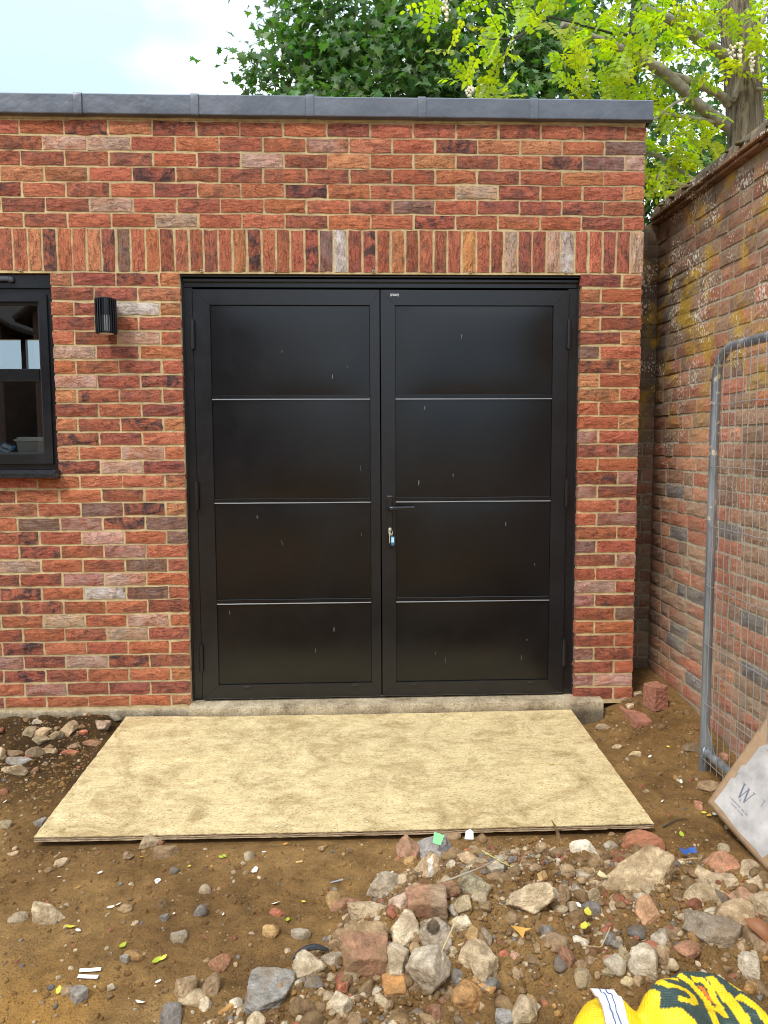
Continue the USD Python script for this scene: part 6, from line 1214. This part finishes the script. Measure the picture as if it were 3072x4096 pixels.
blobs1 = [(0.60, 6.6, 5.1, 1.2, 1.6), (1.5, 6.9, 6.1, 1.35, 1.7), (0.4, 7.0, 6.4, 1.0, 1.0), (2.6, 6.6, 5.2, 1.3, 1.5), (2.6, 7.2, 6.9, 1.4, 1.5), (0.9, 7.4, 7.6, 1.2, 0.9), (3.6, 7.0, 5.9, 1.3, 1.3), (1.4, 6.4, 4.0, 1.2, 1.0), (3.2, 6.2, 4.0, 1.2, 0.9), (2.0, 7.8, 8.2, 1.8, 0.8), (-0.12, 6.5, 4.75, 0.68, 0.45), (3.3, 7.6, 7.8, 1.6, 1.0)]
sycamore('sycamore_tree', 'dense dark green lobed leaf tree rising behind the garage roof', (2.2, 7.6, 0.22), blobs1, 24000, 61, [(6, (0.4, 6.6, 5.9)), (7, (3.4, 6.6, 6.6)), (6, (1.4, 6.2, 5.4)), (8, (0.7, 6.9, 7.2)), (7, (2.8, 6.3, 5.7)), (5, (3.3, 6.2, 4.4))])
blobs2 = [(4.8, 8.2, 5.4, 1.5, 1.2), (6.0, 8.5, 6.6, 1.7, 1.2), (4.6, 8.6, 7.4, 1.6, 1.2), (6.6, 8.0, 4.6, 1.6, 1.1), (5.2, 8.0, 3.4, 1.5, 1.0), (7.4, 8.6, 6.2, 1.6, 1.0), (5.6, 9.2, 8.6, 1.8, 0.7), (3.6, 8.6, 3.6, 1.4, 0.8)]
sycamore('sycamore_tree', 'shaded dark tree standing behind the yellow green tree on the right', (5.4, 8.9, 0.20), blobs2, 12500, 71, [(5, (4.4, 8.0, 5.2)), (6, (6.2, 8.2, 6.2)), (7, (4.6, 8.2, 7.0)), (4, (4.2, 8.2, 3.9))])
# robinia: ridged trunk behind the old wall, pale branches, bright feathered leaves
rob = thing('robinia_tree', 'bright yellow green feather leaved tree with a thick ridged trunk behind the old wall', 'tree', (4.14, 2.4, -0.12))
tr_pts = np.array([(4.23, 2.4, -0.2), (4.20, 2.4, 1.5), (4.18, 2.4, 3.0), (4.20, 2.4, 3.9), (4.15, 2.42, 4.6), (4.06, 2.45, 5.3), (3.98, 2.5, 6.4), (3.9, 2.5, 8.2)]); tt = np.linspace(0, 7, 60)
tp = np.stack([np.interp(tt, np.arange(8), tr_pts[:, k]) for k in range(3)], 1); tm = tube(tp, np.interp(tt, [0, 2, 4, 7], [0.19, 0.142, 0.145, 0.09]), 28)
v = tm.vertices; cc = np.stack([np.interp(v[:, 2], tp[:, 2], tp[:, k]) for k in (0, 1)], 1); dv = v[:, :2]-cc; an = np.arctan2(dv[:, 1], dv[:, 0]); rid = 1 + 0.10*(meshkit.fbm(np.stack([np.cos(an)*3.4, np.sin(an)*3.4, v[:, 2]*0.9], 1)*1.6, 3, 5)-0.5)*2; v[:, :2] = cc + dv*rid[:, None]; tm.vertices = v
obj('trunk', tm, BARK, rob, smooth=True)
def at(px, py, Y):                            # a point of the tree given in the plane y = Y
    u, w = px*4096/2212, py*4096/2212; dd = fw + rt*(u-1536)/3050 - up*(w-2048)/3050; return CAM + dd*((Y-CAM[1])/dd[1])
BR = [([(1568, 268, 2.35), (1500, 215, 2.1), (1432, 150, 1.9), (1330, 95, 1.7), (1222, 50, 1.5)], 0.052, 0.030, 'main'), ([(1432, 150, 1.9), (1380, 118, 1.95), (1400, 128, 2.0), (1500, 175, 2.3), (1550, 205, 2.4)], 0.0, 0.0, None),
      ([(1590, 130, 2.4), (1540, 100, 2.2), (1480, 62, 2.0), (1392, 22, 1.8)], 0.050, 0.030, 'b'), ([(1575, 225, 2.38), (1530, 185, 2.2), (1440, 150, 1.95)], 0.036, 0.026, 'c'),
      ([(1566, 262, 2.35), (1500, 258, 2.1), (1440, 250, 1.9), (1402, 248, 1.8)], 0.018, 0.010, 'd'), ([(1540, 240, 2.2), (1480, 215, 2.0), (1440, 240, 1.8), (1398, 262, 1.6)], 0.014, 0.007, 'e'),
      ([(1480, 410, 2.9), (1440, 385, 2.7), (1398, 375, 2.5)], 0.034, 0.026, 'f'), ([(1500, 395, 2.2), (1450, 350, 2.2), (1395, 330, 2.2)], 0.018, 0.014, 'g'), ([(1585, 215, 2.3), (1605, 160, 2.2), (1640, 60, 2.0), (1655, 20, 2.0)], 0.022, 0.014, 'h'), ([(1620, 190, 2.35), (1650, 195, 2.2), (1680, 200, 2.1)], 0.014, 0.01, 'i'),
      ([(1200, 20, 1.4), (1130, 75, 1.2), (1060, 85, 1.1), (1010, 60, 1.0)], 0.008, 0.004, 'j'), ([(1130, 75, 1.2), (1090, 110, 1.15), (1060, 160, 1.1)], 0.006, 0.003, 'k'), ([(1400, 60, 1.7), (1340, 70, 1.6), (1230, 45, 1.45), (1060, 0, 1.2)], 0.010, 0.005, 'l')]
tips = []
for pl, r0, r1, nm in BR:
    if nm is None: continue
    Q = np.array([at(*q) for q in pl]); t0 = np.linspace(0, len(Q)-1, 26)
    from scipy.interpolate import make_interp_spline
    sp = make_interp_spline(np.arange(len(Q)), Q, k=min(3, len(Q)-1))(t0); rr_ = np.random.default_rng(len(tips)+5)
    sp = sp + np.cumsum(rr_.normal(0, 0.004, sp.shape), 0)*0.6
    obj('branch', tube(sp, np.linspace(r0, r1, 26)*(1+0.06*rr_.normal(0, 1, 26)), 10), TWIG if r0 > 0.012 else DARK_BARK, rob, smooth=True); tips.append(sp)
# compound leaves: clusters given where sprays hang, each a set of feathered leaves
CL = [(1000, 20, 1.0, 40, 5), (1090, 35, 1.1, 60, 12), (1075, 90, 1.1, 45, 10), (1040, 125, 1.1, 45, 10), (1020, 185, 1.0, 42, 12), (960, 10, 1.0, 35, 6), (1150, 40, 1.2, 40, 6), (1070, 195, 1.05, 30, 5), (1230, 85, 1.4, 45, 8), (1250, 110, 1.4, 40, 9), (1290, 30, 1.5, 55, 13), (1340, 60, 1.6, 50, 12), (1360, 20, 1.6, 45, 12), (1300, 140, 1.5, 45, 12), (1340, 115, 1.6, 40, 8), (1400, 90, 1.7, 45, 10), (1440, 60, 1.8, 45, 11), (1490, 30, 1.8, 45, 11), (1270, 165, 1.6, 45, 12), (1310, 190, 1.6, 50, 14), (1360, 175, 1.7, 45, 12), (1400, 200, 1.8, 40, 9), (1250, 195, 1.5, 35, 10), (1470, 110, 1.8, 40, 9), (1520, 80, 1.9, 45, 10), (1500, 140, 1.9, 40, 9), (1550, 130, 1.9, 35, 4), (1600, 90, 1.9, 40, 3), (1640, 60, 1.9, 35, 9), (1650, 100, 1.9, 35, 9), (1620, 30, 1.9, 30, 3), (1540, 20, 1.9, 30, 4), (1440, 300, 2.0, 40, 12), (1480, 280, 2.0, 40, 10), (1420, 330, 1.9, 38, 12), (1470, 340, 2.0, 38, 10), (1510, 320, 2.1, 35, 8), (1430, 370, 1.9, 35, 11), (1425, 400, 1.9, 30, 9), (1500, 260, 2.1, 35, 7), (1530, 290, 2.2, 30, 6), (1450, 250, 1.9, 35, 8), (1640, 220, 2.6, 30, 9), (1650, 170, 2.4, 30, 8), (1655, 250, 2.8, 25, 8), (1570, 60, 2.0, 30, 2), (1430, 30, 1.7, 40, 9), (1530, 30, 1.9, 40, 8), (1700, 60, 2.0, 50, 14), (1780, 150, 2.0, 60, 14), (1740, 0, 2.0, 60, 14), (1500, -50, 2.0, 70, 22), (1350, -50, 1.7, 70, 22), (1150, -40, 1.3, 60, 16), (1640, -60, 2.2, 70, 20), (1380, 290, 2.4, 35, 8), (1460, 375, 2.3, 30, 8)]
r = np.random.default_rng(91); LV, LF, LT, rach, flw = [], [], [], [], []; base = 0
for (px, py, Y, rad, n) in CL:
    for q in range(int(n*0.78)):
        P0 = at(px + r.normal(0, rad*0.62), py + r.normal(0, rad*0.55), Y + r.normal(0, 0.22))
        dirn = r.normal(0, 1, 3); dirn[2] -= 0.75; dirn /= np.linalg.norm(dirn); L_ = r.uniform(0.13, 0.24); m_ = int(r.integers(5, 9))
        side = np.cross(dirn, [0, 0, 1.0]) + r.normal(0, 0.35, 3); side -= dirn*(side@dirn); side /= np.linalg.norm(side); nr = np.cross(side, dirn)
        if nr[2] < 0: nr = -nr
        g = r.uniform(0.75, 1.2); col = np.array([0.31*r.uniform(0.75, 1.12), 0.41, 0.014])*g
        rach.append(tube([P0, P0 + dirn*L_*0.5 + [0, 0, 0.01], P0 + dirn*L_], 0.0011, 3))
        for k in range(m_):
            for sg in ((-1, 1) if k < m_-1 else (0,)):
                c = P0 + dirn*L_*(0.18 + 0.82*k/(m_-1)); s = 0.052*r.uniform(0.75, 1.2)
                ax = (side*sg + dirn*(0.25 if sg else 1.0) + r.normal(0, 0.14, 3)); ax /= np.linalg.norm(ax); n2_ = nr + r.normal(0, 0.28, 3); n2_ -= ax*(n2_@ax); n2_ /= np.linalg.norm(n2_); bt = np.cross(n2_, ax)
                S = np.asarray(OVAL); LV.append(c + s*(S[:, :1]*ax + S[:, 1:]*1.05*bt + (0.25*np.abs(S[:, 1:])-0.15*S[:, :1]**2)*n2_)); LF.append(np.asarray(OF)+base); base += 6; LT.append(np.tile(col*r.uniform(0.85, 1.15), (6, 1)))
obj('crown', trimesh.Trimesh(np.vstack(LV), np.vstack(LF), process=False), ROB_LEAF, rob, tone=np.vstack(LT))
tag(obj('leaf_stalks', cat(rach), plain('green_stalk', (0.20, 0.24, 0.04), 0.6), rob), kind='stuff')
for (px, py, Y) in [(1017, 205, 0.98), (1040, 195, 1.0), (1600, 110, 1.75), (1580, 118, 1.75), (1625, 130, 1.8), (1268, 165, 1.45), (965, 15, 0.95)]:
    P0 = at(px, py, Y); fs = []
    for k in range(34):
        t = r.random(); c = P0 + [r.normal(0, 0.016*(1.1-t)), r.normal(0, 0.016*(1.1-t)), 0.06-0.15*t]; b = trimesh.creation.icosphere(1, 0.0085*r.uniform(0.7, 1.2)); b.apply_scale([1, 0.8, 1.2]); b.apply_translation(c); fs.append(b)
    obj('blossom', cat(fs), PETAL, rob, smooth=True)

# ------------------------------------------------------------------ houses across the yard, seen only as reflections in the window and doors
HB = principled('house_brown_brick', (0.16, 0.10, 0.075), 0.9, vary=(6, 0.25)); HR = principled('house_roof_tile', (0.07, 0.05, 0.045), 0.9, vary=(10, 0.3)); HW = plain('house_white_frame', (0.75, 0.75, 0.75)); HG = principled('house_dark_pane', (0.03, 0.035, 0.04), 0.15)
def house(x, y, w, dd, eave, ridge, label):
    t = thing('house', label, 'house', (x, y, -0.12)); x0, x1 = x-w/2, x+w/2
    prof = Polygon([(x0, -0.2), (x1, -0.2), (x1, eave), (x, ridge), (x0, eave)]); obj('walls', prism_xz(prof, y-dd, y), HB, t)
    for sg in (-1, 1):
        q = Polygon([(x, ridge+0.02), (x + sg*(w/2+0.35), eave-0.28), (x + sg*(w/2+0.35), eave-0.16), (x, ridge+0.16)]); obj('roof', prism_xz(q, y-dd-0.3, y+0.3), HR, t)
    obj('barge_board', cat([tube([[x + sg*(w/2+0.35), y+0.34, eave-0.2], [x, y+0.34, ridge+0.06]], 0.07, 6) for sg in (-1, 1)]), HR, t)
    for wx in (-0.24, 0.24):
        for wz in (1.0, 3.6):
            cx_ = x + wx*w; f = obj('window', cat([bx(cx_-0.6, cx_+0.6, y+0.004, y+0.06, wz, wz+0.08), bx(cx_-0.6, cx_+0.6, y+0.004, y+0.06, wz+1.22, wz+1.3), bx(cx_-0.6, cx_-0.52, y+0.004, y+0.06, wz+0.081, wz+1.219), bx(cx_+0.52, cx_+0.6, y+0.004, y+0.06, wz+0.081, wz+1.219), bx(cx_-0.04, cx_+0.04, y+0.004, y+0.06, wz+0.081, wz+1.219)]), HW, t); obj('pane', bx(cx_-0.519, cx_+0.519, y+0.003, y+0.03, wz+0.082, wz+1.218), HG, f)
house(-4.6, -17.0, 6.2, 8.0, 5.0, 7.4, 'brown brick gabled house reflected in the window glass')
house(-12.5, -18.0, 7.0, 8.0, 5.0, 7.2, 'brown gabled house further along opposite the window')
